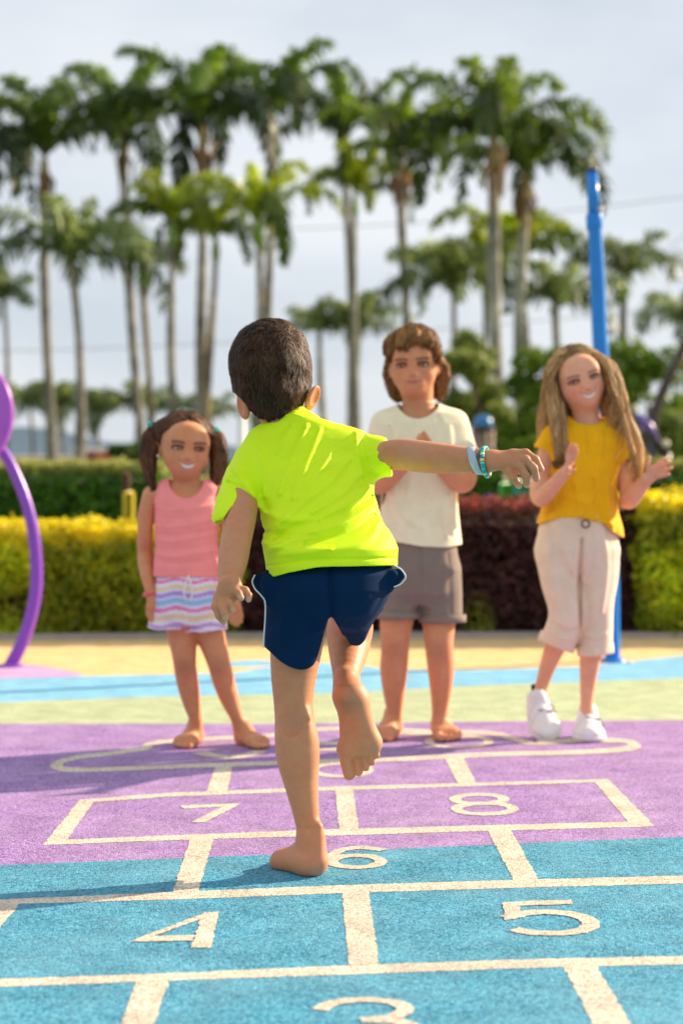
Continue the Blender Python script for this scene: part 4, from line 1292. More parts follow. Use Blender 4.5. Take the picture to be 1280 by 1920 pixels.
mb = MB(); mb.tube([P(1113, 405, dP), P(1109, 322, dP)], [px(11.5, dP), px(11, dP)], n=24, col=BL); mb.build('upper_tube', M['paint'], root)
mb = MB(); mb.tube([P(1109, 323, dP), P(1109, 317, dP), P(1109, 314, dP)], [px(11.6, dP), px(11.6, dP), px(7, dP)], n=24, col=(.05, .05, .12)); mb.build('cap', M['paint'], root)
mb = MB(); mb.tube([P(1122, 392, dP - .03), P(1126, 391, dP - .05)], px(4.5, dP), n=12, col=(.5, .5, .52)); mb.build('bolt', M['plastic'], root); mb = MB(); mb.tube([P(1104, 530, dP - .03), P(1101, 528, dP - .04)], px(4, dP), n=12, col=(.5, .5, .52)); mb.build('bolt', M['plastic'], root)
c = G(1147, 1241); mb = MB(); mb.lathe((c[0], c[1], .003), [(.0, .012), (.055, .012), (.062, .006), (.064, 0)], n=28, col=BL); mb.build('base_plate', M['paint'], root)
c = G(1180, 1243, .003); mb = MB(); mb.lathe(c, [(0, .008), (.012, .007), (.018, .0)], n=14, col=(.8, .82, .85)); tagit(mb.build('floor_stud', M['plastic'], loc=None), 'small white stud on the light blue floor beside the blue pole', 'stud')

# thin white post between girl and boy
root = thing('white_post', (ux(452, 16), 16, 0), 'slim white post standing between the girl in pink and the dark-haired boy', 'post')
mb = MB(); mb.tube([(ux(452, 16), 16, 0), P(453, 775, 16)], [.045, .04], n=14, col=(.8, .8, .78)); mb.build('shaft', M['paint'], root)
mb = MB(); mb.tube([P(453, 776, 16), P(453, 770, 16), P(453, 767, 16)], [.055, .055, .02], n=14, col=(.7, .7, .7)); mb.build('cap', M['paint'], root)
# brown and yellow post behind left hedge
root = thing('marker_post', (ux(241, 11.5), 11.5, 0), 'short yellow marker post with brown top rising behind the yellow hedge', 'post')
mb = MB(); mb.box((ux(242, 11.5), 11.5, hz(985, 11.5) / 2 + .12), (.075, .075, hz(985, 11.5) + .22), col=(.75, .58, .04), bev=.01); mb.build('post', M['paint'], root, smooth=False)
mb = MB(); zc = (hz(885, 11.5) + hz(945, 11.5)) / 2; mb.box((ux(237, 11.5), 11.5, zc), (.05, .05, hz(885, 11.5) - hz(945, 11.5)), col=(.13, .08, .05), bev=.008); mb.build('top', M['matte'], root, smooth=False)

# play tower far behind, blue roof
dT = 19
x0 = ux(905, dT)
root = thing('play_tower', (x0, dT, 0), 'small play tower with blue top behind the shoulder of the boy in cream', 'play tower')
w = px(36, dT)
for sx in (-1, 1):
    for sy in (-1, 1):
        mb = MB(); mb.tube([(x0 + sx * w * .42, dT + sy * w * .42, 0), (x0 + sx * w * .42, dT + sy * w * .42, hz(800, dT))], .03, n=10, col=(.10, .04, .05)); mb.build('post', M['paint'], root)
mb = MB(); zt = hz(800, dT); mb.lathe((x0, dT, zt), [(w * .5, 0), (w * .5, .05), (w * .42, .10), (w * .25, .125), (0.001, .13)], n=20, col=(.02, .18, .42)); mb.build('roof', M['paint'], root)
mb = MB(); mb.box((x0 + w * .28, dT - w * .5, hz(826, dT)), (w * .5, .04, .2), col=(.75, .5, .4), bev=.015); mb.build('panel', M['paint'], root, smooth=False)
mb = MB(); mb.box((x0, dT, hz(870, dT)), (w, w, .2), col=(.07, .08, .16), bev=.02); mb.build('deck', M['paint'], root, smooth=False)
# low play panels
dS = 12.5
root = thing('activity_board', (ux(970, dS), dS, 0), 'low teal and green play panel above the maroon hedge, behind the outstretched hand', 'play equipment')
for (ua, ub, va, vb, c_) in [(935, 958, 905, 960, (.08, .4, .06)), (962, 1012, 900, 960, (.02, .35, .25))]:
    mb = MB(); a_, b_ = P(ua, va, dS), P(ub, vb, dS); mb.box((a_ + b_) / 2, (b_[0] - a_[0], .05, a_[2] - b_[2]), col=c_, bev=.012); mb.build('board', M['paint'], root, smooth=False)
for u_ in (940, 1005):
    mb = MB(); mb.tube([(ux(u_, dS), dS + .05, 0), P(u_, 955, dS) + [0, .05, 0]], .02, n=8, col=(.1, .1, .12)); mb.build('leg', M['paint'], root)
root = thing('ball_post', (ux(916, dS), dS, 0), 'purple round knob on a post just above the maroon hedge', 'play equipment')
mb = MB(); mb.lathe(P(916, 938, dS), [(.001, -.045), (.03, -.038), (.045, 0), (.03, .038), (.001, .045)], n=16, col=(.16, .08, .5)); mb.build('knob', M['paint'], root)
mb = MB(); mb.tube([(ux(916, dS), dS, 0), P(916, 948, dS)], .015, n=8, col=(.1, .1, .12)); mb.build('post', M['paint'], root)
# dark frame with purple panel
dR = 17
root = thing('seesaw', (ux(1215, dR), dR, 0), 'dark slanted play frame with purple oval seat and cream knobs at the right', 'play equipment')
mb = MB()
for a_, b_ in [((1180, 770), (1250, 850)), ((1250, 850), (1235, 960)), ((1190, 790), (1205, 960)), ((1225, 820), (1215, 960))]:
    mb.tube([P(*a_, dR), P(*b_, dR)], .035, n=10, col=(.04, .035, .05))
mb.build('frame', M['paint'], root)
mb = MB(); mb.tube([P(1196, 778, dR - .1), P(1213, 800, dR - .1), P(1230, 822, dR - .1)], [.03, .06, .03], n=14, col=(.16, .10, .36)); mb.build('seat', M['paint'], root)
for u_, v_, r_ in [(1190, 765, .035), (1247, 832, .04)]:
    mb = MB(); mb.lathe(P(u_, v_, dR - .1), [(.001, -r_), (r_ * .7, -r_ * .7), (r_, 0), (r_ * .7, r_ * .7), (.001, r_)], n=16, col=(.8, .72, .55)); mb.build('knob', M['paint'], root)
# ================================================================ THE CHILDREN
def finger(ops, pts, d, r0, r1, k=.004):
    P3 = [P(u, v, (d + (dd if dd else 0))) for u, v, *dd_ in pts for dd in [dd_[0] if dd_ else 0]]
    n = len(P3) - 1
    for i in range(n):
        ra = r0 + (r1 - r0) * i / n; rb = r0 + (r1 - r0) * (i + 1) / n
        ops.append((Cap(P3[i], P3[i + 1], ra, rb), 'u', k))
    return P3
def nail_paint(V, col, tips, r, c=(.78, .5, .42)):
    for t in tips:
        w = np.clip(1.4 - np.linalg.norm(V - t, axis=1) / r, 0, 1)[:, None] * .7
        col[:] = col * (1 - w) + np.array(c) * w
def spots(V, col, lst):
    for p, r, c, s in lst:
        w = s * np.exp(-(np.linalg.norm(V - p, axis=1) / r) ** 2)[:, None]
        col[:] = col * (1 - w) + np.array(c) * w

# ---------------------------------------------------------------- 1. boy hopping, seen from behind
SK = (.58, .245, .12)
boy = thing('person', G(590, 1640), 'barefoot dark-haired boy in neon yellow-green shirt and navy shorts hopping, seen from behind', 'person')
ops = []
# torso under the clothes
ops.append((Loft([(1140, 520, 700, 3.47, .075), (1090, 508, 728, 3.46, .085), (1040, 508, 728, 3.47, .08), (980, 505, 705, 3.50, .075), (920, 495, 686, 3.55, .072), (880, 480, 684, 3.58, .065), (840, 468, 672, 3.60, .05), (812, 492, 640, 3.61, .035)], inset=.012), 'u', 0))
limb(ops, [(532, 805, 3.61, 40), (522, 760, 3.62, 40)], .02)
limb(ops, [(505, 850, 3.60, 26), (650, 838, 3.60, 26)], .02)
ops.append((Cap(P(534, 1353, 3.414), P(574, 1349, 3.414), .0016, .0016), 's', .006)) if False else None
# left arm hanging back towards the camera
limb(ops, [(458, 885, 3.58, 30), (453, 955, 3.48, 30), (443, 1012, 3.41, 29), (437, 1050, 3.36, 28), (431, 1088, 3.31, 22), (431, 1102, 3.29, 21)], .02)
# left hand
dh = 3.285
n_ = (.2, -1, .1)
ops.append((Cap(P(430, 1104, dh), P(420, 1120, dh), px(23, dh), px(19, dh), n=n_, sn=.62), 'u', .008))
ops.append((Cap(P(434, 1104, dh), P(438, 1112, dh), px(18, dh), px(14, dh), n=n_, sn=.6), 'u', .008))
tipsL = []
tipsL += finger(ops, [(408, 1118), (404, 1137, -.01), (411, 1154, -.012), (419, 1166, -.005)], dh, .0085, .0068)[-1:]
tipsL += finger(ops, [(421, 1118), (431, 1132, -.018), (436, 1144, -.02)], dh, .0082, .0068)[-1:]
tipsL += finger(ops, [(437, 1108), (447, 1112, -.012), (452, 1121, -.018)], dh, .0082, .0066)[-1:]
tipsL += finger(ops, [(447, 1103), (460, 1107, -.004), (466, 1116, -.008), (466, 1124, -.01)], dh, .0078, .006)[-1:]
tipsL += finger(ops, [(415, 1120), (417, 1138, -.022), (421, 1150, -.026), (423, 1158, -.026)], dh, .0082, .0066)[-1:]
# right arm reaching out to the right
limb(ops, [(665, 846, 3.60, 21), (705, 854, 3.57, 25), (752, 852, 3.53, 29.5), (800, 857, 3.50, 30), (850, 861, 3.47, 26.5), (885, 862, 3.45, 22.5), (922, 864, 3.44, 20.5)], .02)
dh = 3.43
n_ = (-.1, -.75, .65)
ops.append((Cap(P(925, 864, dh), P(960, 862, dh), px(21, dh), px(22, dh), n=n_, sn=.6), 'u', .01))
ops.append((Cap(P(940, 864, dh), P(962, 852, dh), px(16, dh), px(11, dh), n=n_, sn=.75), 'u', .008))
tipsR = []
tipsR += finger(ops, [(958, 851), (985, 850), (1003, 862, -.006), (1013, 880, -.004)], dh, .0098, .0074)[-1:]
tipsR += finger(ops, [(962, 859), (985, 862, -.012), (1000, 878, -.018), (1005, 897, -.012)], dh, .0096, .0072)[-1:]
tipsR += finger(ops, [(958, 868), (975, 876, -.016), (985, 892, -.02), (987, 909, -.012)], dh, .0094, .007)[-1:]
tipsR += finger(ops, [(940, 872), (952, 884, -.012), (962, 897, -.014), (972, 911, -.01)], dh, .0088, .0066)[-1:]
tipsR += finger(ops, [(935, 868, .02), (955, 878, .03), (972, 884, .035)], dh, .0092, .007)[-1:]
# standing leg
limb(ops, [(568, 1120, 3.47, 54), (557, 1200, 3.465, 50), (551, 1260, 3.46, 43.5), (550, 1310, 3.455, 37.5), (552, 1345, 3.452, 37), (555, 1385, 3.448, 40), (558, 1420, 3.445, 39.5), (564, 1465, 3.44, 32.5), (572, 1515, 3.44, 25.5), (578, 1550, 3.44, 23), (583, 1585, 3.44, 24), (588, 1610, 3.435, 24)], .018)
ops.append((Ell(P(561, 1405, 3.425), (.036, .03, .062)), 'u', .02))      # calf
ops.append((Cap(P(572, 1340, 3.42), P(574, 1385, 3.415), .008, .006), 'u', .02))
ops.append((Cap(P(533, 1335, 3.42), P(532, 1380, 3.415), .008, .006), 'u', .02))
ops.append((Ell(P(548, 1350, 3.408), (.016, .008, .03)), 's', .02))      # hollow of the knee
for u_, v_, r_ in ((563, 1583, .009), (604, 1580, .008), (566, 1545, .006)):
    ops.append((Ell(P(u_, v_, 3.405), (r_ * .8, .006, r_ * 2)), 's', .014))
ops.append((Cap(P(530, 1354, 3.409), P(576, 1350, 3.409), .0012, .0012), 's', .008))
ops.append((Cap(P(540, 1368, 3.406), P(572, 1366, 3.406), .0010, .0010), 's', .006))
hl = G(601, 1646); hl[2] = 0
tl = G(521, 1619)
fw = np.array([tl[0] - hl[0], tl[1] - hl[1] + .015, 0])
foot(ops, hl + [0, .002, 0], fw, (0, 0, 1), .185, -1, k=.006)
ops.append((Cap(P(598, 1550, 3.42), P(597, 1612, 3.412), .006, .009), 'u', .02))    # tendon
# raised leg: thigh forward, shin back, sole to the camera
limb(ops, [(662, 1105, 3.50, 46), (658, 1148, 3.64, 42), (656, 1172, 3.72, 39)], .02)
limb(ops, [(655, 1178, 3.735, 41), (654, 1205, 3.69, 40), (652, 1232, 3.64, 34), (649, 1262, 3.585, 26), (647, 1290, 3.55, 22)], .02)
heel = P(649, 1280, 3.50)
fwd = P(678, 1462, 3.53) - heel
foot(ops, P(651, 1284, 3.492), fwd, (.06, 1, .1), np.linalg.norm(fwd) * 1.0, 1, wd=1.1)
ops.append((Cap(P(648, 1270, 3.545), P(650, 1300, 3.52), .020, .026), 'u', .02))
# head
Rh = rotm(6, 8, 172)
Hh = .205
hc = P(509, 706, 3.64)
hops, hq = head_ops(hc, Rh, Hh)
ops += hops
for s, (u, v) in ((1, (586, 746)), (-1, (456, 762))):
    c = P(u, v, 3.615); B = rotm(0, 6 + s * 20, -s * 32)
    ops.append((Ell(c, (.009, .021, .029), B), 'u', .006))
    ops.append((Ell(c + [s * .006, -.004, .002], (.004, .012, .018), B), 's', .006))
det = [(P(385, 1195, 3.20), P(480, 1085, 3.42), .0017), (P(915, 925, 3.34), P(1030, 830, 3.55), .0017),
       (P(505, 1655, 3.35) * [1, 1, 0], [P(620, 1655, 3.35)[0], 3.62, P(0, 1545, 3.44)[2]], .0019),
       (P(605, 1475, 3.42), P(715, 1270, 3.64), .0019), (P(420, 800, 3.5), P(600, 690, 3.75), .0022)]
det = [(np.minimum(a, b), np.maximum(a, b), r) for a, b, r in det]
V, Q = body_mesh(ops, .0028, det, ground=.0008)
col = face_paint(V, hq, Rh, Hh, SK, (.55, .18, .14), (.03, .015, .008))
nail_paint(V, col, tipsL + tipsR, .007)
spots(V, col, [(P(600, 1640, 3.40), .03, (.66, .27, .19), .6), (P(648, 1322, 3.485), .026, (.30, .19, .11), .8), (P(645, 1326, 3.475), .010, (.08, .06, .05), .6), (P(668, 1425, 3.49), .022, (.36, .2, .11), .5), (P(690, 1400, 3.49), .016, (.36, .2, .11), .5), (P(665, 1410, 3.50), .05, (.55, .33, .17), .6), (P(650, 1295, 3.48), .02, (.68, .30, .2), .4),
               (P(586, 745, 3.61), .03, (.72, .22, .12), .7), (P(456, 762, 3.61), .03, (.72, .22, .12), .7), (P(550, 1350, 3.41), .02, (.5, .24, .15), .4), (P(762, 852, 3.49), .02, (.52, .26, .17), .5), (P(1000, 880, 3.4), .03, (.62, .28, .2), .4)])
mkobj('body', V, Q, M['skin'], boy, mottle(V, col))
eye_parts(hq, Rh, Hh, boy, (.06, .03, .015))

# shirt
NE = (.70, .95, .004)
ops = []
ops.append((Loft([(1092, 500, 747, 3.46, .105), (1060, 495, 746, 3.46, .105), (1028, 494, 747, 3.465, .10), (975, 494, 718, 3.50, .090), (920, 489, 701, 3.545, .084), (880, 470, 698, 3.575, .078), (850, 452, 696, 3.595, .070), (825, 462, 686, 3.605, .062), (808, 470, 668, 3.61, .054), (798, 486, 640, 3.61, .050), (789, 504, 615, 3.61, .047), (783, 520, 596, 3.61, .043)], e=2.2, extb=.06), 'u', 0))
# left sleeve
a, b = P(470, 868, 3.59), P(443, 950, 3.50)
sl = (b - a) / np.linalg.norm(b - a)
cutL = P(446, 950, 3.50)
ops.append((Cap(a, b + sl * .05, px(37, 3.59), px(39, 3.5), ext=.05), 'u', .03))
a, b = P(655, 840, 3.605), P(725, 857, 3.565)
sl = (b - a) / np.linalg.norm(b - a)
cutR = P(726, 855, 3.565)
ops.append((Cap(a, b + sl * .03, px(36, 3.6), px(31, 3.56), cut=[(cutR, np.array([1, -.05, .12]))], ext=.05), 'u', .03))
ops.append((Cap(P(500, 835, 3.605), P(560, 795, 3.61), .04, .035), 'u', .03))
# neck hole
neck = (Cap(P(532, 812, 3.635), P(518, 742, 3.645), px(40, 3.61), px(42, 3.63)), 's', .002)
ops_o = ops + [neck]
def pl(pts, d): return [P(u, v, d) for u, v in pts]
fl = []
D_ = 3.47
for pts, amp, w in [
    ([(575, 800), (545, 870), (525, 925)], .0042, .010), ([(600, 805), (570, 880), (550, 935)], .003, .008), ([(548, 800), (520, 850)], .003, .009),
    ([(655, 860), (620, 900), (570, 940), (520, 985)], .0040, .010), ([(675, 890), (640, 925), (585, 960)], .0034, .009), ([(692, 915), (650, 948), (600, 972)], .003, .008),
    ([(620, 850), (590, 895), (560, 935)], .003, .008),
    ([(697, 930), (640, 962), (560, 985), (510, 1010)], -.0038, .008), ([(700, 945), (650, 978), (580, 1000), (505, 1030)], .0042, .009), ([(702, 965), (650, 1000), (570, 1018)], -.003, .007),
    ([(712, 975), (690, 1010), (620, 1032), (520, 1040)], .003, .009), ([(495, 960), (540, 975), (600, 975)], .003, .009), ([(494, 995), (540, 1005), (590, 1003)], -.0028, .008),
    ([(492, 1018), (540, 1030), (620, 1028)], .0028, .008), 
    ([(492, 925), (502, 970), (502, 1010)], -.0015, .009), ([(470, 870), (483, 900), (485, 925)], -.0012, .008), ([(486, 845), (500, 880), (495, 930)], .0035, .010),
    ([(440, 880), (460, 900), (478, 930)], .0035, .009), ([(430, 905), (450, 920), (470, 945)], -.003, .007), ([(682, 815), (680, 850), (694, 890)], -.002, .007), ([(668, 812), (668, 850), (680, 890)], .003, .008),
    ([(500, 1062), (560, 1052), (620, 1048), (740, 1046)], -.0018, .003)]:
    # lay each fold on the back of the shirt
    P3 = []
    for u, v in pts:
        dd = np.interp(v, [800, 850, 920, 1000, 1060], [3.575, 3.525, 3.465, 3.395, 3.36])
        xx = (u - 605) / 110.0
        P3.append(P(u, v, dd + .035 * min(1.3, abs(xx)) ** 2))
    fl.append((P3, amp * 2.2, w * 1.0))
def base(p):
    q = np.stack([p[:, 0] * 9 + p[:, 2] * 4, p[:, 1] * 5, p[:, 2] * 22 - p[:, 0] * 9], 1)
    q2 = np.stack([p[:, 0] * 14 + p[:, 2] * 8, p[:, 1] * 8, p[:, 2] * 40 - p[:, 0] * 20], 1)
    return vnoise(q) * .006 - np.clip(1 - np.abs(vnoise(q2)) * 3, 0, 1) * .0026 * np.clip(.5 + vnoise(p * 7 + 3) * 2, 0, 1)
SLV = smoothline([(396, 975), (409, 985), (422, 968), (438, 947), (456, 939), (472, 943), (490, 956)], 5)
def hemcut(p):
    u = 640 + p[:, 0] * F / np.maximum(p[:, 1], .1); v = HY + (CH - p[:, 2]) * F / np.maximum(p[:, 1], .1)
    hv = np.interp(u, [480, 505, 540, 594, 680, 745, 770], [1076, 1083, 1073, 1065, 1060, 1062, 1064]) + 6 * np.sin(p[:, 0] * 40) * .2
    sv_ = np.interp(u, SLV[:, 0], SLV[:, 1])
    return np.where(v > 1030, (v - hv) * 3.46 / F, np.where((u < 488) & (v > 905), (v - sv_) * 3.46 / F, -1.0))
V, Q = garment(ops_o, .0022, t=.0075, disp=folds(fl, base), cut=hemcut)
V2 = V
mkobj('t_shirt', V, Q, M['neon'], boy, np.array(NE))

# shorts
NV = (.001, .020, .064)
ops = []
ops.append((Loft([(1172, 560, 672, 3.47, .06), (1150, 515, 702, 3.47, .09), (1130, 500, 720, 3.47, .10), (1105, 495, 734, 3.46, .105), (1075, 500, 739, 3.46, .100), (1050, 507, 732, 3.47, .088), (1030, 510, 730, 3.47, .09)], e=2.1), 'u', 0))
cl_ = P(560, 1236, 3.46)
ops.append((Cap(P(562, 1120, 3.47), P(551, 1262, 3.455), px(66, 3.47), px(59, 3.455), cut=[(cl_, np.array([-.18, .25, -1]))], ext=.05), 'u', .02))
cr_ = P(668, 1190, 3.62)
ops.append((Cap(P(670, 1100, 3.50), P(668, 1165, 3.68), px(60, 3.49), px(45, 3.68), cut=[(P(668, 1178, 3.70), np.array([.15, 1, -.25]))], ext=.06), 'u', .025))
ops.append((Cap(P(664, 1130, 3.45), P(671, 1196, 3.54), px(42, 3.45), px(17, 3.54)), 'u', .03))
# wing of cloth at each hip
ops.append((Cap(P(500, 1092, 3.41), P(506, 1125, 3.415), .013, .010), 'u', .02))
ops.append((Cap(P(738, 1078, 3.42), P(730, 1100, 3.43), .012, .010), 'u', .02))
Rs = [([P(618, 1066, 3.352), P(620, 1110, 3.345), P(622, 1152, 3.385)], -.006, .012), ([P(618, 1066, 3.352), P(620, 1110, 3.345), P(622, 1152, 3.385)], -.004, .0045),
      ([P(510, 1180, 3.40), P(560, 1195, 3.36), P(600, 1185, 3.39)], .003, .008), ([P(505, 1205, 3.40), P(560, 1222, 3.38)], -.0025, .007),
      ([P(530, 1140, 3.36), P(590, 1168, 3.36)], -.0025, .009), ([P(640, 1150, 3.37), P(690, 1120, 3.36)], .003, .010), ([P(655, 1165, 3.40), P(690, 1160, 3.42), P(715, 1120, 3.40)], -.003, .008),
      ([P(522, 1100, 3.36), P(530, 1150, 3.36), P(525, 1200, 3.38)], .0025, .01)]
def base2(p):
    q = np.stack([p[:, 0] * 12, p[:, 1] * 8, p[:, 2] * 9 + p[:, 0] * 6], 1)
    return vnoise(q) * .004
HEM = smoothline([(480, 1204), (497, 1214), (530, 1243), (563, 1256), (588, 1246), (601, 1212), (612, 1170), (621, 1157), (632, 1172), (650, 1203), (668, 1211), (682, 1203), (694, 1178), (712, 1150), (745, 1120)], 8)
def shcut(p):
    u = 640 + p[:, 0] * F / p[:, 1]; v = HY + (CH - p[:, 2]) * F / p[:, 1]
    return (v - np.interp(u, HEM[:, 0], HEM[:, 1])) * 3.46 / F
V, Q = garment(ops, .0026, t=.009, disp=folds(Rs, base2), cut=shcut)
sh = mkobj('shorts', V, Q, M['shell'], boy, np.array(NV))
# white piping along the side seams
mb = MB(); pts = smoothline([P(478, 1078, 3.42), P(473, 1090, 3.41), P(478, 1104, 3.40), P(490, 1117, 3.40), P(497, 1130, 3.405), P(497, 1160, 3.41), P(495, 1190, 3.415), P(494, 1214, 3.42)], 6)
mb.tube(pts, .0015, n=8, col=(.70, .76, .72)); mb.build('piping', M['cotton'], sh)
mb = MB(); pts = smoothline([P(738, 1060, 3.40), P(752, 1068, 3.40), P(760, 1082, 3.405), P(752, 1094, 3.41), P(738, 1101, 3.41)], 6)
mb.tube(pts, .0015, n=8, col=(.70, .76, .72)); mb.build('piping', M['cotton'], sh)
# flap of the side panels, behind the piping
ops = [(Cap(P(486, 1088, 3.435), P(500, 1120, 3.43), .014, .012, n=(0.2, 1, 0), sn=.6), 'u', .01), (Cap(P(508, 1085, 3.43), P(510, 1110, 3.43), .02, .02), 'u', .01)]
V, Q = garment(ops, .0022, hollow=False); mkobj('side_panel', V, Q, M['shell'], sh, np.array(NV) * .8)
ops = [(Cap(P(748, 1077, 3.425), P(738, 1092, 3.425), .012, .011, n=(0.2, 1, 0), sn=.6), 'u', .01), (Cap(P(725, 1080, 3.43), P(725, 1090, 3.43), .018, .018), 'u', .01)]
V, Q = garment(ops, .0022, hollow=False); mkobj('side_panel', V, Q, M['shell'], sh, np.array(NV) * .8)

# hair: short, growing out of a whorl high on the back of the head
HB = (.009, .004, .002); HT = (.125, .055, .023)
ops = [(Ell(P(508, 690, 3.645), (px(70, 3.64), .100, px(79, 3.64)), rotm(0, 7, 0)), 'u', 0), (Ell(P(500, 672, 3.63), (px(61, 3.64), .095, px(60, 3.64)), rotm(0, 7, 0)), 'u', .02),
       (Ell(P(511, 728, 3.63), (px(65, 3.64), .082, px(50, 3.64)), rotm(0, 7, 0)), 'u', .02),
       (Cap(P(510, 745, 3.60), P(513, 766, 3.60), px(46, 3.6), px(32, 3.6)), 'u', .02),
       (Ell(P(512, 640, 3.62), (px(42, 3.6), .05, px(32, 3.6))), 'u', .03)]
wh = P(512, 626, 3.59)
def hcut(p):
    u = 640 + p[:, 0] * F / p[:, 1]; v = HY + (CH - p[:, 2]) * F / p[:, 1]
    lim = np.interp(u, [425, 445, 455, 468, 485, 505, 530, 548, 565, 577, 590], [716, 734, 746, 764, 780, 784, 777, 770, 760, 732, 712])
    lim = lim + 3.0 * vnoise(np.stack([u * .25, 0 * u, 0 * u], 1))
    e = (v - lim) * 3.6 / F
    # open face in front
    f_ = (p - hc) @ Rh / Hh
    face = np.minimum(-(f_[:, 1] + .17), .30 - f_[:, 2]) * Hh
    return np.maximum(e, face)
def hdir(p):
    d = p - wh
    r = np.linalg.norm(d, axis=1)[:, None]
    sw = np.cross(np.tile([0, -1.0, .6], (len(p), 1)), d) / (r + 1e-6)
    g_ = np.clip((r - .05) / .05, 0, 1)
    return d / (r + 1e-6) * (1 - .6 * g_) + sw * np.clip(.75 - r * 9, 0, 1) + np.array([0, 0, -.9]) * g_
V, Q, C = hair_mesh(ops, .0026, hdir, 30000, lambda p: np.clip(.036 - .15 * np.clip(P(0, 700, 3.6)[2] - p[:, 2], 0, .13), .010, .040), .0019, HB, HT, seg=5, lift=.52, seed=4, cutfn=hcut, wob=.36,
                    disp=lambda p: -vnoise(p * [38, 38, 30]) * .0035 - vnoise(p * 90) * .0012)
mkobj('hair', V, Q, M['hair'], boy, C)

# wristbands on the outstretched arm
def band_ring(c, ax, ra, rb, wid, th, name, mat, col, parent, tilt=0, n=40):
    """flat band around axis ax; ra, rb radii"""
    ax = np.array(ax, float); ax /= np.linalg.norm(ax)
    e1 = np.cross(ax, [0, 1, 0]); e1 /= np.linalg.norm(e1); e2 = np.cross(ax, e1)
    a = np.linspace(0, 2 * math.pi, n, endpoint=False)
    prof = [(-wid / 2, 0), (-wid / 2, th), (0, th * 1.25), (wid / 2, th), (wid / 2, 0)]
    V = []
    for q in a:
        dirv = e1 * math.cos(q) * ra + e2 * math.sin(q) * rb
        u_ = dirv / np.linalg.norm(dirv)
        for x, r_ in prof: V.append(c + dirv + u_ * r_ + ax * (x + tilt * math.cos(q)))
    m_ = len(prof); i = np.arange(n); j = (i + 1) % n
    Q = np.concatenate([np.stack([i * m_ + k, i * m_ + (k + 1) % m_, j * m_ + (k + 1) % m_, j * m_ + k], 1) for k in range(m_)])
    return mkobj(name, np.array(V), Q, mat, parent, col)
axa = P(925, 864, 3.44) - P(850, 861, 3.47)
band_ring(P(893, 864, 3.448), axa, px(25, 3.45), px(25, 3.45), .017, .0012, 'wristband', M['plastic'], (.42, .50, .60), boy, tilt=-.010)
band_ring(P(899, 864, 3.446), axa, px(24, 3.45), px(24, 3.45), .006, .0012, 'wristband', M['plastic'], (.05, .09, .12), boy, tilt=.008)
ax = axa / np.linalg.norm(axa); e1 = np.cross(ax, [0, 1, 0]); e1 /= np.linalg.norm(e1); e2 = np.cross(ax, e1)
bc = [(.02, .55, .50), (.01, .30, .42), (.25, .75, .35), (.01, .32, .45), (.02, .60, .48), (.55, .85, .45), (.01, .25, .40), (.75, .72, .30), (.10, .62, .6), (.02, .38, .5)]
br = thing('bracelet', (0, 0, 0), None, None); 
del_ = br; 
cB = P(911, 866, 3.443)
bops = MB(); nb = 30
for k in range(nb):
    a = 2 * math.pi * k / nb
    rr_ = px(27, 3.44)
    c = cB + (e1 * math.cos(a) + e2 * math.sin(a)) * rr_ + ax * (-.004 * math.cos(a)) * (1 if True else 0)
    tg = -e1 * math.sin(a) + e2 * math.cos(a)
    od = e1 * math.cos(a) + e2 * math.sin(a)
    B = np.stack([od, np.cross(tg, od), tg], 1)
    bops.lathe(c, [(.0008, -.0029), (.0034, -.0028), (.0042, -.0018), (.0042, .0018), (.0034, .0028), (.0008, .0029)], n=12, col=bc[k % 10], R=B)
bpy.data.objects.remove(br)
bops.build('bracelet', M['plastic'], boy)
# ---------------------------------------------------------------- helpers for the three facing the camera
def img_hand(ops, wrist, palm, fingers, d, rp, rf, n_=(0, -1, .1), sn=.55):
    a = P(*wrist, d); b = P(*palm, d)
    ops.append((Cap(a, b, px(rp * .8, d), px(rp, d), n=n_, sn=sn), 'u', .008))
    for f_ in fingers: finger(ops, f_, d, px(rf, d), px(rf * .78, d), .003)

# ================================================================ 2. girl in pink
SK2 = (.64, .275, .13)
kid = thing('person', G(400, 1398), 'small girl with pigtails in pink tank top and striped shorts standing barefoot', 'person')
D = 5.24
ops = []
ops.append((Loft([(1180, 310, 410, D, .06), (1130, 300, 412, D, .085), (1080, 300, 408, D, .085), (1020, 302, 402, D, .078), (960, 298, 406, D, .074), (930, 290, 412, D, .066), (915, 294, 408, D, .05), (905, 312, 390, D, .04), (896, 328, 372, D, .034)], inset=.004), 'u', 0))
limb(ops, [(350, 915, D, 20), (350, 880, D, 19)], .025)
limb(ops, [(288, 927, D, 15.5), (412, 927, D, 15.5)], .02)
limb(ops, [(284, 928, D, 16.5), (275, 965, D, 16), (272, 1005, D, 14.5), (272, 1035, D + .02, 14.5), (274, 1065, D, 14), (281, 1100, D - .03, 11), (284, 1115, D - .04, 10.5)], .012)
limb(ops, [(416, 928, D, 16.5), (424, 965, D, 16), (429, 1005, D, 14.5), (431, 1035, D + .02, 14.5), (433, 1065, D, 14), (437, 1100, D - .02, 11), (438, 1115, D - .03, 10.5)], .012)
img_hand(ops, (286, 1120), (288, 1133), [[(278, 1138), (278, 1152), (283, 1164)], [(285, 1140), (286, 1156), (291, 1168)], [(292, 1140), (295, 1155), (299, 1166)], [(298, 1136), (302, 1150), (305, 1159)], [(300, 1126), (307, 1136), (307, 1147)]], D - .05, 14, 4.3)
img_hand(ops, (438, 1120), (438, 1134), [[(428, 1140), (430, 1156), (434, 1167)], [(435, 1142), (437, 1158), (440, 1171)], [(442, 1142), (445, 1158), (446, 1172)], [(449, 1138), (452, 1154), (452, 1166)], [(428, 1128), (422, 1138), (422, 1148)]], D - .03, 14, 4.3)
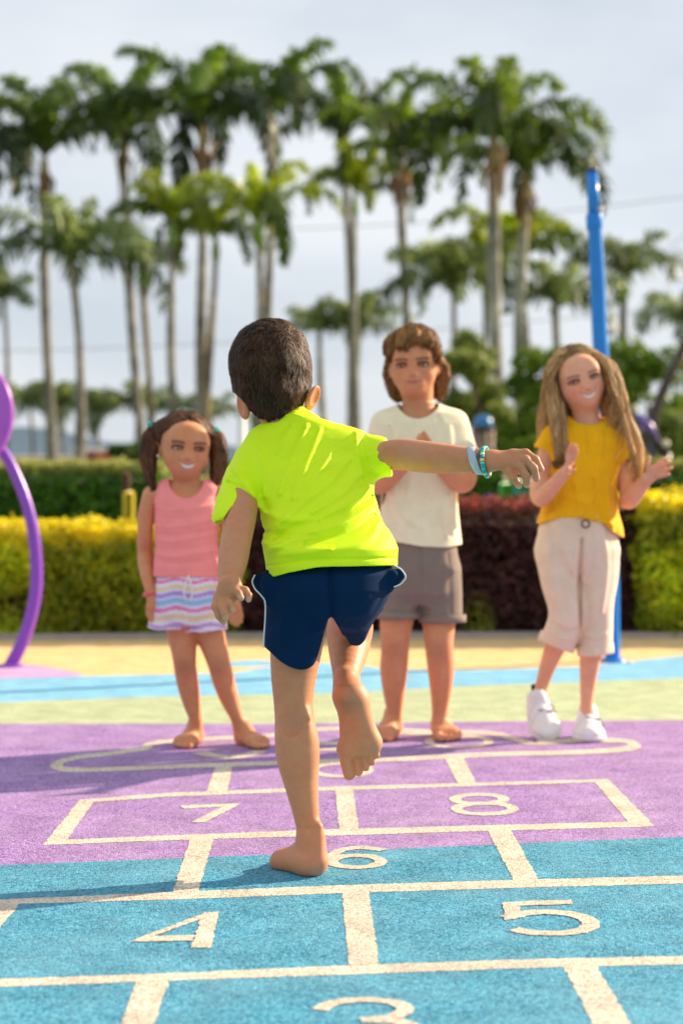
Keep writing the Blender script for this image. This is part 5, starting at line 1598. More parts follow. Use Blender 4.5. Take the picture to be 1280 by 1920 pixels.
limb(ops, [(336, 1150, D, 29), (341, 1190, D, 27), (345, 1225, D - .01, 23), (347, 1250, D - .015, 21), (352, 1280, D, 20.5), (359, 1315, D + .01, 17), (366, 1345, D + .01, 12.5), (369, 1372, D + .02, 12)], .014)
limb(ops, [(386, 1150, D, 29), (395, 1190, D, 27), (405, 1225, D - .01, 23), (412, 1250, D - .015, 21), (420, 1280, D, 20.5), (432, 1315, D + .01, 17), (444, 1345, D + .01, 12.5), (450, 1370, D + .02, 12)], .014)
for hx, hd, tx, td, sd in ((370, 5.32, 340, 5.155, 1), (447, 5.29, 492, 5.17, -1)):
    h_ = np.array([ux(hx, hd), hd, 0]); t_ = np.array([ux(tx, td), td, 0])
    foot(ops, h_, t_ - h_, (0, 0, 1), .168, sd)
Hh = .212; Rh = rotm(3, 4, 13)
hc = P(346, 838, D)
hops, hq = head_ops(hc, Rh, Hh); ops += hops
V, Q = body_mesh(ops, .0036, [(P(290, 912, D - .16), P(405, 755, D + .14), .0022), (P(262, 1180, D - .14), P(318, 1108, D + .04), .0022), (P(415, 1180, D - .14), P(462, 1112, D + .04), .0022)] and [(np.minimum(a, b), np.maximum(a, b), r) for a, b, r in [(P(290, 912, D - .16), P(405, 755, D + .14), .0022), (P(262, 1180, D - .14), P(318, 1108, D + .04), .0022), (P(415, 1180, D - .14), P(462, 1112, D + .04), .0022)]], ground=.0008)
col = face_paint(V, hq, Rh, Hh, SK2, (.62, .17, .14), (.03, .012, .008), smile=1.0, teeth=True, blush_col=(.66, .2, .11))
spots(V, col, [(P(347, 1250, D - .05), .03, (.30, .12, .07), .5), (P(412, 1250, D - .05), .03, (.30, .12, .07), .5)])
mkobj('body', V, Q, M['skin'], kid, mottle(V, col))
eye_parts(hq, Rh, Hh, kid, (.03, .015, .01), look=(.25, 0), squint=.8)
# hair: parted cap pulled into two pigtails
HB = (.028, .012, .006); HT = (.26, .11, .045)
tl_, tr_ = P(289, 802, D + .02), P(399, 811, D + .03)
lo_ = [P(289, 802, D + .02), P(283, 820, D + .01), P(281, 850, D), P(283, 885, D - .01), P(288, 915, D - .02)]
ro_ = [P(399, 811, D + .03), P(406, 826, D + .02), P(410, 850, D + .01), P(407, 885, D), P(400, 918, D)]
ops = [(Ell(hq(0, .06, .14), np.array([.385, .455, .385]) * Hh, Rh), 'u', 0), (Cap(hq(-.3, .03, .22), tl_, .03, .014), 'u', .02), (Cap(hq(.3, .03, .22), tr_, .03, .014), 'u', .02),
       (Poly(lo_, [.013, .024, .027, .022, .006]), 'u', .006), (Poly(ro_, [.013, .024, .028, .023, .006]), 'u', .006)]
def cutg(p):
    f_ = (p - hc) @ Rh / Hh
    hl_ = .30 - .55 * np.abs(f_[:, 0]) ** 1.6 - .12 * np.exp(-(f_[:, 0] / .04) ** 2) * -1
    front = np.maximum(f_[:, 2] - 9, 0)
    face = np.minimum(-(f_[:, 1] + .10), hl_ - f_[:, 2])
    inside = (np.abs(f_[:, 0]) < .40)
    low = np.where((f_[:, 2] < -.12) & inside & (f_[:, 1] < .3), .1, -1)
    return np.where(inside, np.maximum(face, low * .3) * Hh, -1)
def gd(p):
    f_ = (p - hc) @ Rh / Hh
    s = np.where(f_[:, 0] < 0, -1, 1)[:, None]
    tgt = np.where(s < 0, tl_, tr_)
    d1 = tgt - p; d1 /= np.linalg.norm(d1, axis=1)[:, None]
    below = (np.linalg.norm(p - tgt, axis=1) < .05) | (np.abs(f_[:, 0]) > .40)
    d2 = guide_dir([lo_, ro_])(p)
    return np.where(below[:, None], d2, d1)
V, Q, C = hair_mesh(ops, .0032, gd, 14000, .06, .0018, HB, HT, seg=6, lift=.10, seed=5, cutfn=cutg, wob=.2, disp=lambda p: -vnoise(p * [90, 90, 18]) * .004)
mkobj('hair', V, Q, M['hair'], kid, C)
for c_ in (tl_, tr_):
    mb = MB()
    a = np.linspace(0, 2 * math.pi, 25)
    s_ = -1 if c_ is tl_ else 1
    ax_ = np.array([.55 * s_, 0, -.8]); e1_ = np.cross(ax_, [0, 1, 0]); e1_ /= np.linalg.norm(e1_); e2_ = np.cross(ax_, e1_)
    mb.tube([c_ + (e1_ * math.cos(q) + e2_ * math.sin(q)) * .017 for q in a], .0085, n=10, col=(.02, .36, .28), caps=False)
    mb.build('hair_tie', M['cotton'], kid)
for s_ in (-1, 1):
    mb = MB(); mb.lathe(hq(s_ * .375, -.02, -.16), [(.0005, -.004), (.004, -.002), (.004, .002), (.0005, .004)], n=10, col=(.85, .82, .75)); mb.build('earring', M['plastic'], kid)
band_ring(P(283, 1112, D - .04), P(284, 1120, D) - P(280, 1100, D), px(13, D), px(13, D), .011, .0022, 'wristband', M['plastic'], (.85, .12, .14), kid)
# tank top
PK = (1.0, .31, .29)
ops = [(Loft([(1092, 288, 414, D, .098), (1060, 289, 412, D, .096), (1010, 292, 409, D, .09), (965, 290, 411, D, .086), (935, 289, 412, D, .076), (918, 291, 411, D, .062), (905, 296, 404, D, .05), (898, 306, 394, D, .044)], e=2.3, extb=.03), 'u', 0)]
cuts = [(Ell(P(350, 893, D - .04), (px(33, D), .16, px(41, D))), 's', .004), (Cap(P(272, 880, D), P(277, 935, D), .026, .024), 's', .006), (Cap(P(430, 880, D), P(424, 935, D), .026, .024), 's', .006)]
fl = []
for v0, v1, amp in [(952, 948, .0022), (968, 962, -.002), (985, 976, .0026), (1000, 994, -.0022), (1012, 1004, .003), (1027, 1022, -.0024), (1040, 1034, .0028), (1052, 1050, -.002)]:
    fl.append(([P(292, v0, D - .06), P(330, v0 + 4, D - .088), P(370, v1 + 4, D - .088), P(410, v1 - 3, D - .06)], amp * 1.3, .007))
def cutp(p):
    v = HY + (CH - p[:, 2]) * F / p[:, 1]
    return (v - 1082) * D / F
V, Q = garment(ops + cuts, .0034, t=.010, disp=folds(fl, lambda p: vnoise(p * [14, 8, 40]) * .002), cut=cutp)
mkobj('tank_top', V, Q, M['cotton'], kid, np.array(PK))
# striped shorts
ops = [(Loft([(1172, 300, 405, D, .085), (1150, 290, 414, D, .10), (1120, 288, 416, D, .103), (1085, 293, 411, D, .096), (1068, 296, 407, D, .09)], e=2.2), 'u', 0),
       (Cap(P(322, 1120, D), P(316, 1200, D), px(35, D), px(43, D), n=(0, 1, 0), sn=1.15, cut=[(P(315, 1179, D), (-.06, 0, -1))], ext=.03), 'u', .012),
       (Cap(P(382, 1120, D), P(387, 1200, D), px(35, D), px(42, D), n=(0, 1, 0), sn=1.15, cut=[(P(380, 1182, D), (.04, 0, -1))], ext=.03), 'u', .012)]
fl = [([P(350, 1078, D - .1), P(351, 1182, D - .1)], -.005, .008)]
V, Q = garment(ops, .0034, t=.010, disp=folds(fl, lambda p: vnoise(np.stack([p[:, 0] * 45, p[:, 1] * 10, p[:, 2] * 7], 1)) * .0045))
v = HY + (CH - V[:, 2]) * F / V[:, 1] + 3 * np.sin((V[:, 0]) * 60)
st = [(1072, (.62, .60, .80)), (1083, (.80, .78, .84)), (1086, (.86, .22, .48)), (1092, (.82, .78, .84)), (1099, (.80, .66, .38)), (1107, (.76, .72, .84)), (1111, (.46, .30, .68)), (1119, (.62, .66, .84)), (1124, (.30, .55, .80)), (1133, (.70, .70, .85)), (1139, (.84, .22, .46)), (1146, (.8, .76, .84)), (1153, (.82, .68, .38)), (1162, (.84, .8, .84)), (1170, (.56, .36, .68)), (1177, (.84, .72, .84)), (1190, (.84, .72, .84))]
sv_ = np.array([q[0] for q in st]); sc_ = np.array([q[1] for q in st])
ii = np.clip(np.searchsorted(sv_, v, side='right') - 1, 0, len(st) - 1)
shp = mkobj('shorts', V, Q, M['cotton'], kid, sc_[ii])
mb = MB()
for s_ in (-1, 1):
    mb.tube(smoothline([P(353, 1080, D - .1), P(353 + s_ * 5, 1095, D - .112), P(353 + s_ * 8, 1112, D - .113), P(353 + s_ * 3, 1128, D - .112)], 4), .0025, n=6, col=(.85, .82, .8))
mb.build('drawstring', M['cotton'], shp)

# ================================================================ 3. boy in cream
SK3 = (.66, .285, .14)
kid = thing('person', G(782, 1390), 'boy with shaggy brown hair in cream T-shirt and grey-brown shorts clapping, barefoot', 'person')
D = 5.40
ops = []
ops.append((Loft([(1120, 738, 845, D, .08), (1060, 730, 850, D, .09), (1000, 728, 848, D, .085), (930, 722, 852, D, .088), (860, 716, 858, D, .088), (810, 712, 862, D, .078), (785, 718, 856, D, .062), (772, 745, 826, D, .045), (762, 758, 812, D, .04)], inset=.008), 'u', 0))
limb(ops, [(784, 790, D, 30), (783, 740, D - .005, 28)], .03)
limb(ops, [(722, 795, D, 21), (850, 790, D, 21)], .02)
limb(ops, [(716, 800, D, 22), (706, 850, D - .02, 21), (701, 895, D - .05, 20), (712, 907, D - .08, 19.5), (740, 885, D - .15, 17.5), (768, 858, D - .2, 14), (780, 846, D - .21, 13)], .012)
limb(ops, [(856, 795, D, 22), (868, 850, D - .02, 21), (874, 893, D - .05, 20), (862, 905, D - .08, 19.5), (835, 882, D - .15, 17.5), (810, 856, D - .2, 14), (800, 846, D - .21, 13)], .012)
dh = D - .225
ops.append((Cap(P(783, 846, dh), P(788, 826, dh), px(14, dh), px(14, dh), n=(1, 0, 0), sn=.6), 'u', .006))
ops.append((Cap(P(799, 846, dh), P(796, 826, dh), px(14, dh), px(14, dh), n=(1, 0, 0), sn=.6), 'u', .006))
for k_, (u0, dd_) in enumerate([(786, -.022), (788, -.007), (789, .008), (790, .022)]):
    finger(ops, [(u0, 826, dd_), (u0 + 5, 818 + 2 * k_, dd_), (u0 + 8, 811 + 3 * k_, dd_)], dh, .0072, .0058, .003)
for k_, (u0, dd_) in enumerate([(800, -.03), (801, -.015), (800, .0), (799, .015)]):
    finger(ops, [(u0, 832, dd_), (u0 - 8, 824 + 3 * k_, dd_ - .008), (u0 - 17, 823 + 4 * k_, dd_ - .01)], dh, .0072, .0058, .003)
finger(ops, [(781, 838), (786, 826, -.03), (791, 818, -.035)], dh, .0075, .0062, .003)
finger(ops, [(802, 838), (804, 828, -.03), (800, 820, -.04)], dh, .0075, .0062, .003)
limb(ops, [(746, 1100, D, 38), (744, 1150, D, 33), (741, 1190, D - .01, 28.5), (740, 1220, D - .015, 26), (738, 1255, D, 26), (738, 1295, D + .01, 21), (739, 1330, D + .02, 15), (739, 1358, D + .03, 14)], .014)
limb(ops, [(824, 1100, D, 38), (823, 1150, D, 33), (822, 1190, D - .01, 28.5), (823, 1220, D - .015, 26), (826, 1255, D, 25), (826, 1295, D + .01, 20), (824, 1330, D + .02, 15), (823, 1356, D + .03, 14)], .014)
for hx, hd, tx, td, sd in ((740, 5.50, 716, 5.34, 1), (822, 5.50, 840, 5.33, -1)):
    h_ = np.array([ux(hx, hd), hd, 0]); t_ = np.array([ux(tx, td), td, 0])
    foot(ops, h_, t_ - h_, (0, 0, 1), .20, sd)
Hh = .215; Rh = rotm(1, -3, -6)
hc = P(776, 686, D)
hops, hq = head_ops(hc, Rh, Hh, jaw=1.05); ops += hops
det = [(P(716, 760, D - .17), P(842, 600, D + .15), .0022), (P(768, 862, D - .3), P(815, 792, D - .17), .0022), (P(690, 1402, 5.2) * [1, 1, 0] , [P(872, 1402, 5.3)[0], 5.7, .05], .003)]
det = [(np.minimum(a, b), np.maximum(a, b), r) for a, b, r in det]
V, Q = body_mesh(ops, .0038, det, ground=.0008)
col = face_paint(V, hq, Rh, Hh, SK3, (.56, .19, .16), (.10, .045, .02), smile=.4, blush_col=(.66, .22, .13))
spots(V, col, [(P(740, 1218, D - .05), .035, (.42, .15, .09), .5), (P(823, 1218, D - .05), .035, (.42, .15, .09), .5)])
mkobj('body', V, Q, M['skin'], kid, mottle(V, col))
eye_parts(hq, Rh, Hh, kid, (.035, .02, .012), look=(-.1, -.05), squint=.85)
HB = (.10, .042, .015); HT = (.66, .33, .11)
crown = hq(.06, .12, .56)
lk = []
def lock(a, b, c, r0=.022, r1=.006):
    lk.append([hq(*a), hq(*b), hq(*c)]); return (Poly(lk[-1], [r0 * .8, r0, r1]), 'u', .012)
ops = [(Ell(hq(0, .06, .15), np.array([.38, .47, .43]) * Hh, Rh), 'u', 0),
       (Ell(hq(0, .20, -.12), np.array([.35, .34, .36]) * Hh, Rh), 'u', .02),
       lock((-.2, .0, .3), (-.36, .10, -.1), (-.36, .10, -.38), .018, .005), lock((-.22, .1, .1), (-.30, .18, -.3), (-.27, .14, -.44), .018, .005),
       lock((.2, .1, .3), (.39, .14, -.1), (.42, .13, -.38), .021, .005), lock((.24, .15, .1), (.33, .2, -.3), (.35, .14, -.46), .020, .005),
       lock((-.05, -.15, .50), (-.10, -.40, .40), (-.16, -.45, .24), .020, .004), lock((.05, -.15, .52), (.05, -.42, .40), (-.02, -.45, .27), .020, .004), lock((.1, -.1, .5), (.22, -.36, .36), (.20, -.40, .22), .020, .004),
       lock((-.15, -.1, .45), (-.28, -.28, .32), (-.33, -.26, .10), .018, .004), lock((.2, -.1, .45), (.32, -.24, .28), (.35, -.22, .04), .018, .004)]
def cutb(p):
    f_ = (p - hc) @ Rh / Hh
    line = .24 - .9 * np.clip(np.abs(f_[:, 0]) - .18, 0, 1) ** 1.2 + .035 * np.sin(f_[:, 0] * 38) + .03 * vnoise(f_ * 9)
    face = np.minimum(-(f_[:, 1] + .06), line - f_[:, 2])
    face = np.where(np.abs(f_[:, 0]) < .355, face, -1)
    mid = np.where((f_[:, 2] < -.1) & (np.abs(f_[:, 0]) < .30) & (f_[:, 1] < .12), .05, -1)
    ear = np.where((np.abs(f_[:, 0]) > .26) & (f_[:, 1] < .085) & (f_[:, 2] < .02), .05, -1)
    return np.maximum(np.maximum(face, mid), ear) * Hh
gdl = guide_dir(lk)
def gb(p):
    d1 = p - crown; d1 = d1 / (np.linalg.norm(d1, axis=1)[:, None] + 1e-6) + np.array([0, 0, -.35])
    f_ = (p - hc) @ Rh / Hh
    w = np.clip((.42 - f_[:, 2]) / .25, 0, 1)[:, None]
    return d1 * (1 - .6 * w) + gdl(p) * .6 * w
V, Q, C = hair_mesh(ops, .0032, gb, 22000, .05, .0017, HB, HT, seg=6, lift=.38, seed=8, cutfn=cutb, wob=.32, disp=lambda p: -vnoise(p * [55, 55, 32]) * .0075 - vnoise(p * 110) * .003)
mkobj('hair', V, Q, M['hair'], kid, C)
CR = (.92, .84, .58)
ops = [(Loft([(1040, 706, 868, D, .115), (1000, 708, 864, D, .112), (940, 714, 858, D, .105), (880, 712, 862, D, .102), (830, 706, 868, D, .096), (795, 704, 870, D, .082), (775, 714, 860, D, .066), (763, 734, 838, D, .052), (753, 752, 816, D, .046)], e=2.3, extb=.03), 'u', 0),
       (Cap(P(722, 798, D), P(702, 900, D - .02), px(29, D), px(32, D), cut=[(P(703, 872, D), (-.2, 0, -1))], ext=.04), 'u', .03),
       (Cap(P(850, 793, D), P(874, 900, D - .02), px(29, D), px(32, D), cut=[(P(872, 872, D), (.2, 0, -1))], ext=.04), 'u', .03)]
cuts = [(Ell(P(784, 744, D - .03), (px(39, D), .10, px(47, D))), 's', .003)]
fl = []
for pts, amp, w in [([(735, 905), (748, 950), (775, 985)], .004, .012), ([(728, 930), (735, 980), (750, 1010)], -.003, .010), ([(840, 930), (830, 965), (838, 1005)], .006, .014), ([(800, 930), (815, 965), (812, 1000)], -.003, .012),
                    ([(752, 780), (745, 830)], .003, .01), ([(822, 780), (832, 830)], -.003, .01), ([(730, 800), (738, 840)], -.003, .008), ([(845, 800), (842, 850)], .003, .009), ([(770, 880), (765, 930)], .003, .012), ([(850, 1000), (835, 975), (845, 950)], .005, .01)]:
    fl.append((pl(pts, D - .105), amp * 2.3, w))
def cutc(p):
    u = 640 + p[:, 0] * F / p[:, 1]; v = HY + (CH - p[:, 2]) * F / p[:, 1]
    return np.where(v > 985, (v - np.interp(u, [700, 740, 790, 840, 868], [1006, 1016, 1025, 1027, 1020])) * D / F, -1)
V, Q = garment(ops + cuts, .0036, t=.010, disp=folds(fl, lambda p: vnoise(p * [11, 8, 7]) * .005), cut=cutc)
mkobj('t_shirt', V, Q, M['cotton'], kid, np.array(CR))
# ribbed collar
mb = MB(); pts = []
for k in range(41):
    a = 2 * math.pi * k / 40
    pts.append(P(784 + 38 * math.cos(a), 768 - 22 * math.sin(a) * -1 if False else 768 + 21 * math.sin(a), D - .055 * math.sin(a) - .005))
SH = (.235, .19, .155)
ops = [(Loft([(1135, 750, 828, D, .07), (1110, 728, 850, D, .10), (1070, 718, 860, D, .115), (1030, 722, 856, D, .108), (1000, 726, 852, D, .10)], e=2.3), 'u', 0),
       (Cap(P(752, 1070, D), P(746, 1180, D), px(40, D), px(41, D), cut=[(P(745, 1158, D), (0, 0, -1))], ext=.04), 'u', .014),
       (Cap(P(822, 1070, D), P(829, 1190, D), px(40, D), px(42, D), cut=[(P(828, 1165, D), (.08, 0, -1))], ext=.04), 'u', .014)]
fl = [(pl([(786, 1020), (787, 1120), (787, 1160)], D - .1), -.006, .010), (pl([(740, 1040), (745, 1140)], D - .11), .003, .01), (pl([(765, 1060), (758, 1150)], D - .11), -.003, .009), (pl([(812, 1040), (808, 1150)], D - .11), .0035, .01), (pl([(840, 1040), (846, 1150)], D - .11), -.003, .01)]
V, Q = garment(ops, .0036, t=.010, disp=folds(fl, lambda p: vnoise(p * [16, 8, 8]) * .004))
so = mkobj('shorts', V, Q, M['cotton'], kid, np.array(SH))
for (cu, cv, w_) in ((746, 1152, 41.5), (829, 1159, 42.5)):
    band_ring(P(cu, cv, D), (0, 0, 1), px(w_, D), px(w_, D), .024, .003, 'cuff', M['cotton'], tuple(1.08 * q for q in SH), so)

# ================================================================ 4. girl in yellow
SK4 = (.78, .39, .235)
kid = thing('person', G(1075, 1388), 'long-haired girl in yellow T-shirt, rolled beige trousers and white shoes, smiling with head tilted', 'person')
D = 5.40
ops = []
ops.append((Loft([(1060, 1050, 1120, D, .045), (1000, 1036, 1134, D, .065), (940, 1036, 1146, D, .08), (880, 1030, 1158, D, .08), (830, 1028, 1166, D, .074), (805, 1036, 1160, D, .06), (790, 1062, 1138, D, .045), (780, 1076, 1122, D, .036)], inset=.008), 'u', 0))
limb(ops, [(1100, 800, D, 24), (1094, 755, D - .01, 22)], .03)
limb(ops, [(1040, 822, D, 18), (1156, 820, D, 18)], .02)
limb(ops, [(1034, 826, D, 19), (1020, 870, D - .01, 18), (1010, 915, D - .03, 17.5), (1014, 934, D - .06, 17), (1030, 918, D - .12, 15.5), (1052, 893, D - .18, 12), (1060, 884, D - .2, 11)], .012)
limb(ops, [(1160, 824, D, 19), (1170, 870, D + .0, 18), (1177, 920, D - .03, 17.5), (1178, 938, D - .06, 17), (1190, 925, D - .11, 15.5), (1207, 905, D - .16, 12), (1214, 898, D - .18, 11)], .012)
dh = D - .21
img_hand(ops, (1061, 882), (1068, 866), [[(1062, 860, .01), (1064, 846, .012), (1068, 836, .01)], [(1067, 857), (1070, 843), (1074, 833, -.004)], [(1072, 857, -.006), (1076, 845, -.01), (1079, 835, -.014)], [(1075, 862, -.01), (1079, 852, -.02), (1081, 843, -.025)], [(1062, 874, -.01), (1069, 884, -.03), (1076, 880, -.045)]], dh, 12.5, 3.7, n_=(1, -.3, 0), sn=.6)
dh = D - .19
img_hand(ops, (1214, 896), (1224, 886), [[(1226, 876, .006), (1236, 867, .008), (1244, 859, .008)], [(1231, 880), (1243, 872), (1253, 866)], [(1233, 886, -.005), (1246, 881, -.006), (1257, 877, -.006)], [(1232, 893, -.01), (1243, 891, -.014), (1252, 889, -.018)], [(1214, 880, -.008), (1214, 868, -.014), (1216, 857, -.016)]], dh, 14.5, 4.6, n_=(.3, -1, .2), sn=.5)
limb(ops, [(1056, 1060, D, 22), (1056, 1110, D - .02, 24), (1059, 1155, D - .03, 22), (1050, 1190, D + .0, 21), (1035, 1225, D + .03, 18), (1022, 1262, D + .06, 14), (1013, 1292, D + .08, 11.5), (1010, 1305, D + .085, 11.5)], .014)
limb(ops, [(1116, 1060, D, 22), (1117, 1120, D - .01, 24), (1114, 1180, D - .01, 20), (1107, 1225, D + .0, 20.5), (1102, 1270, D + .01, 16), (1099, 1310, D + .02, 12), (1099, 1335, D + .02, 12)], .014)
Hh = .212; Rh = rotm(1, -17, 5)
hc = P(1081, 713, D)
hops, hq = head_ops(hc, Rh, Hh, jaw=.95); ops += hops
det = [(P(1015, 790, D - .17), P(1160, 640, D + .15), .0022), (P(1045, 895, D - .32), P(1095, 825, D - .15), .0022), (P(1200, 910, D - .28), P(1270, 848, D - .12), .0022)]
det = [(np.minimum(a, b), np.maximum(a, b), r) for a, b, r in det]
V, Q = body_mesh(ops, .0038, det)
col = face_paint(V, hq, Rh, Hh, SK4, (.62, .20, .17), (.20, .10, .055), smile=1.2, teeth=True, blush=.45, blush_col=(.78, .20, .15))
spots(V, col, [(P(1070, 850, D - .23), .05, (.66, .24, .17), .5), (P(1235, 880, D - .21), .05, (.70, .24, .17), .5)])
mkobj('body', V, Q, M['skin'], kid, mottle(V, col))
eye_parts(hq, Rh, Hh, kid, (.05, .035, .025), look=(-.1, 0), squint=.75)
# long hair
HB = (.20, .095, .035); HT = (.92, .60, .26)
LK = []
def lk_(pts, rad, k=.012):
    p3 = [P(u, v, D + dd) for u, v, dd in pts]; LK.append(p3); return (Poly(p3, rad), 'u', k)
ops = [(Ell(hq(0, .07, .14), np.array([.385, .47, .40]) * Hh, Rh), 'u', 0),
       (Ell(hq(0, .22, -.15), np.array([.33, .30, .40]) * Hh, Rh), 'u', .02),
       lk_([(1050, 665, -.04), (1032, 695, -.03), (1026, 740, -.01), (1018, 790, .01), (1012, 832, .02)], [.014, .016, .018, .017, .004]),
       lk_([(1052, 672, -.06), (1032, 710, -.06), (1033, 760, -.06), (1040, 810, -.09), (1044, 862, -.10)], [.010, .012, .012, .010, .003]),
       lk_([(1042, 700, .05), (1034, 760, .06), (1026, 830, .08), (1032, 880, .08)], [.022, .028, .03, .01]),
       lk_([(1085, 652, -.03), (1125, 678, -.04), (1143, 720, -.05), (1152, 770, -.06), (1160, 820, -.09), (1170, 870, -.10), (1176, 912, -.09)], [.012, .016, .018, .018, .018, .015, .004]),
       lk_([(1100, 660, .0), (1143, 690, .0), (1160, 735, -.01), (1172, 785, -.02), (1193, 835, -.04), (1196, 888, -.05)], [.014, .017, .018, .018, .015, .004]),
       lk_([(1128, 700, -.07), (1137, 740, -.075), (1143, 790, -.08), (1152, 840, -.11), (1163, 890, -.115)], [.012, .018, .018, .018, .006]),
       lk_([(1135, 700, .05), (1150, 760, .07), (1158, 830, .085), (1160, 880, .08)], [.03, .04, .038, .01])]
rsl = np.random.RandomState(4)
for g_ in list(LK):
    for q in range(4):
        n_g = len(g_); off = rsl.normal(0, 1, 3) * [.016, .008, .006]; ph = rsl.rand() * 6.28
        p3 = [g_[0] * 1.0] + [g_[i] + off * (.5 + .8 * i / n_g) + np.array([.007 * math.sin(i * 2.2 + ph), .004 * math.cos(i * 2 + ph), 0]) for i in range(1, n_g)]
        LK.append(p3); ops.append((Poly(p3, [.008] + [rsl.uniform(.007, .012) for i in range(n_g - 2)] + [.002], res=3), 'u', .004))
def cuty(p):
    f_ = (p - hc) @ Rh / Hh
    line = .31 - 1.1 * np.clip(np.abs(f_[:, 0] + .03), 0, 1) ** 2.2
    face = np.minimum(-(f_[:, 1] + .04), line - f_[:, 2])
    face = np.where(np.abs(f_[:, 0]) < .34, face, -1)
    mid = np.where((f_[:, 2] < -.1) & (np.abs(f_[:, 0]) < .26) & (f_[:, 1] < .15) & (f_[:, 2] > -1.2), .05, -1)
    return np.maximum(face, mid) * Hh
gdl4 = guide_dir(LK)
part_ = hq(-.02, -.1, .55)
def gy(p):
    f_ = (p - hc) @ Rh / Hh
    d1 = np.stack([np.where(f_[:, 0] < -.02, -1.0, 1.0), .15 + 0 * f_[:, 0], -.55 + 0 * f_[:, 0]], 1) @ Rh.T
    w = np.clip((.36 - f_[:, 2]) / .3, 0, 1)[:, None]
    return d1 * (1 - w) + gdl4(p) * w
V, Q, C = hair_mesh(ops, .0036, gy, 30000, .12, .0017, HB, HT, seg=8, lift=.09, seed=12, cutfn=cuty, wob=.2, disp=lambda p: -vnoise(p * [110, 110, 16] + np.stack([np.sin(p[:, 2] * 60), 0 * p[:, 0], 0 * p[:, 0]], 1)) * .003,
                    sun_tint=lambda p: .45 * np.clip((HY - 940 + P(0, 740, D)[2] - p[:, 2]) / .15, 0, 1) * (p[:, 0] > P(1110, 0, D)[0]))  # sunlit gold painted into the strands on the right side
mkobj('hair', V, Q, M['hair'], kid, C)
YE = (.88, .46, .004)
ops = [(Loft([(1030, 998, 1172, D, .105), (990, 1003, 1166, D, .11), (960, 1014, 1158, D, .105), (910, 1026, 1154, D, .098), (860, 1026, 1162, D, .092), (825, 1024, 1172, D, .084), (803, 1032, 1164, D, .068), (790, 1048, 1150, D, .054), (780, 1064, 1134, D, .045)], e=2.25, extb=.03), 'u', 0),
       (Cap(P(1040, 820, D), P(1014, 865, D), px(25, D), px(28, D), cut=[(P(1012, 842, D), (-.45, 0, -1))], ext=.04), 'u', .025),
       (Cap(P(1158, 820, D), P(1184, 880, D), px(25, D), px(28, D), cut=[(P(1180, 858, D), (.35, 0, -1))], ext=.04), 'u', .025)]
cuts = [(Ell(P(1100, 768, D - .03), (px(36, D), .09, px(30, D))), 's', .003)]
fl = []
for pts, amp, w in [([(1060, 800), (1075, 860), (1085, 920)], .004, .011), ([(1130, 810), (1120, 880), (1110, 940)], .004, .012), ([(1045, 880), (1050, 930), (1030, 965)], -.004, .011), ([(1075, 900), (1085, 950), (1080, 985)], .0045, .012), ([(1110, 900), (1118, 960), (1130, 990)], -.004, .011),
                    ([(1140, 900), (1140, 960), (1150, 1000)], .005, .012), ([(1095, 800), (1098, 850)], -.003, .009), ([(1020, 965), (1060, 960), (1100, 970), (1150, 985)], .003, .008), ([(1000, 972), (1040, 950)], -.003, .008), ([(1060, 930), (1100, 945)], .003, .01)]:
    fl.append((pl(pts, D - .10), amp * 2.3, w))
def cuty2(p):
    u = 640 + p[:, 0] * F / p[:, 1]; v = HY + (CH - p[:, 2]) * F / p[:, 1]
    return np.where(v > 945, (v - np.interp(u, [998, 1010, 1050, 1090, 1130, 1148, 1166], [981, 982, 970, 972, 981, 998, 1008])) * D / F, -1)
V, Q = garment(ops + cuts, .0036, t=.010, disp=folds(fl, lambda p: vnoise(p * [13, 8, 10]) * .005), cut=cuty2)
mkobj('t_shirt', V, Q, M['cotton'], kid, np.array(YE))
TR = (.80, .65, .49)
ops = [(Loft([(1085, 1050, 1118, D, .060), (1070, 1030, 1138, D, .080), (1050, 1014, 1152, D, .096), (1030, 1006, 1160, D, .104), (990, 1010, 1156, D, .105), (965, 1020, 1148, D, .10)], e=2.2), 'u', 0),
       (Poly([P(1042, 1040, D), P(1052, 1090, D - .01), P(1062, 1135, D - .02), P(1060, 1165, D - .02), P(1050, 1192, D), P(1041, 1215, D + .02), P(1035, 1228, D + .03)], [px(q, D) for q in (38, 37, 34, 33, 33, 33, 33)], n=(0, 1, 0), sn=1.35, cut=[(P(1041, 1212, D + .02), (-.38, 0, -1))]), 'u', .03),
       (Poly([P(1120, 1040, D), P(1120, 1090, D), P(1118, 1140, D), P(1116, 1180, D), P(1115, 1215, D), P(1115, 1240, D)], [px(q, D) for q in (39, 37, 32, 30, 31, 31)], n=(0, 1, 0), sn=1.35, cut=[(P(1115, 1226, D), (.1, 0, -1))]), 'u', .014)]
fl = []
for pts, amp, w in [([(1046, 985), (1060, 1040), (1080, 1080)], .005, .011), ([(1090, 1010), (1088, 1080), (1089, 1130), (1091, 1190)], -.014, .0075), ([(1030, 1000), (1035, 1080), (1048, 1150)], .003, .012), ([(1075, 1040), (1085, 1090)], .004, .009), ([(1130, 990), (1138, 1060), (1130, 1150)], .004, .011), ([(1110, 1000), (1112, 1070)], -.003, .009),
                    ([(1040, 1170), (1060, 1185), (1082, 1180)], -.004, .008), ([(1035, 1190), (1060, 1200), (1078, 1195)], .003, .008), ([(1100, 1190), (1118, 1198), (1140, 1190)], .003, .008), ([(1060, 1100), (1070, 1150)], .003, .01)]:
    fl.append((pl(pts, D - .10), amp * 1.5, w))
V, Q = garment(ops, .0036, hollow=False, disp=folds(fl, lambda p: vnoise(p * [14, 8, 9]) * .004))
tro = mkobj('trousers', V, Q, M['cotton'], kid, np.array(TR))
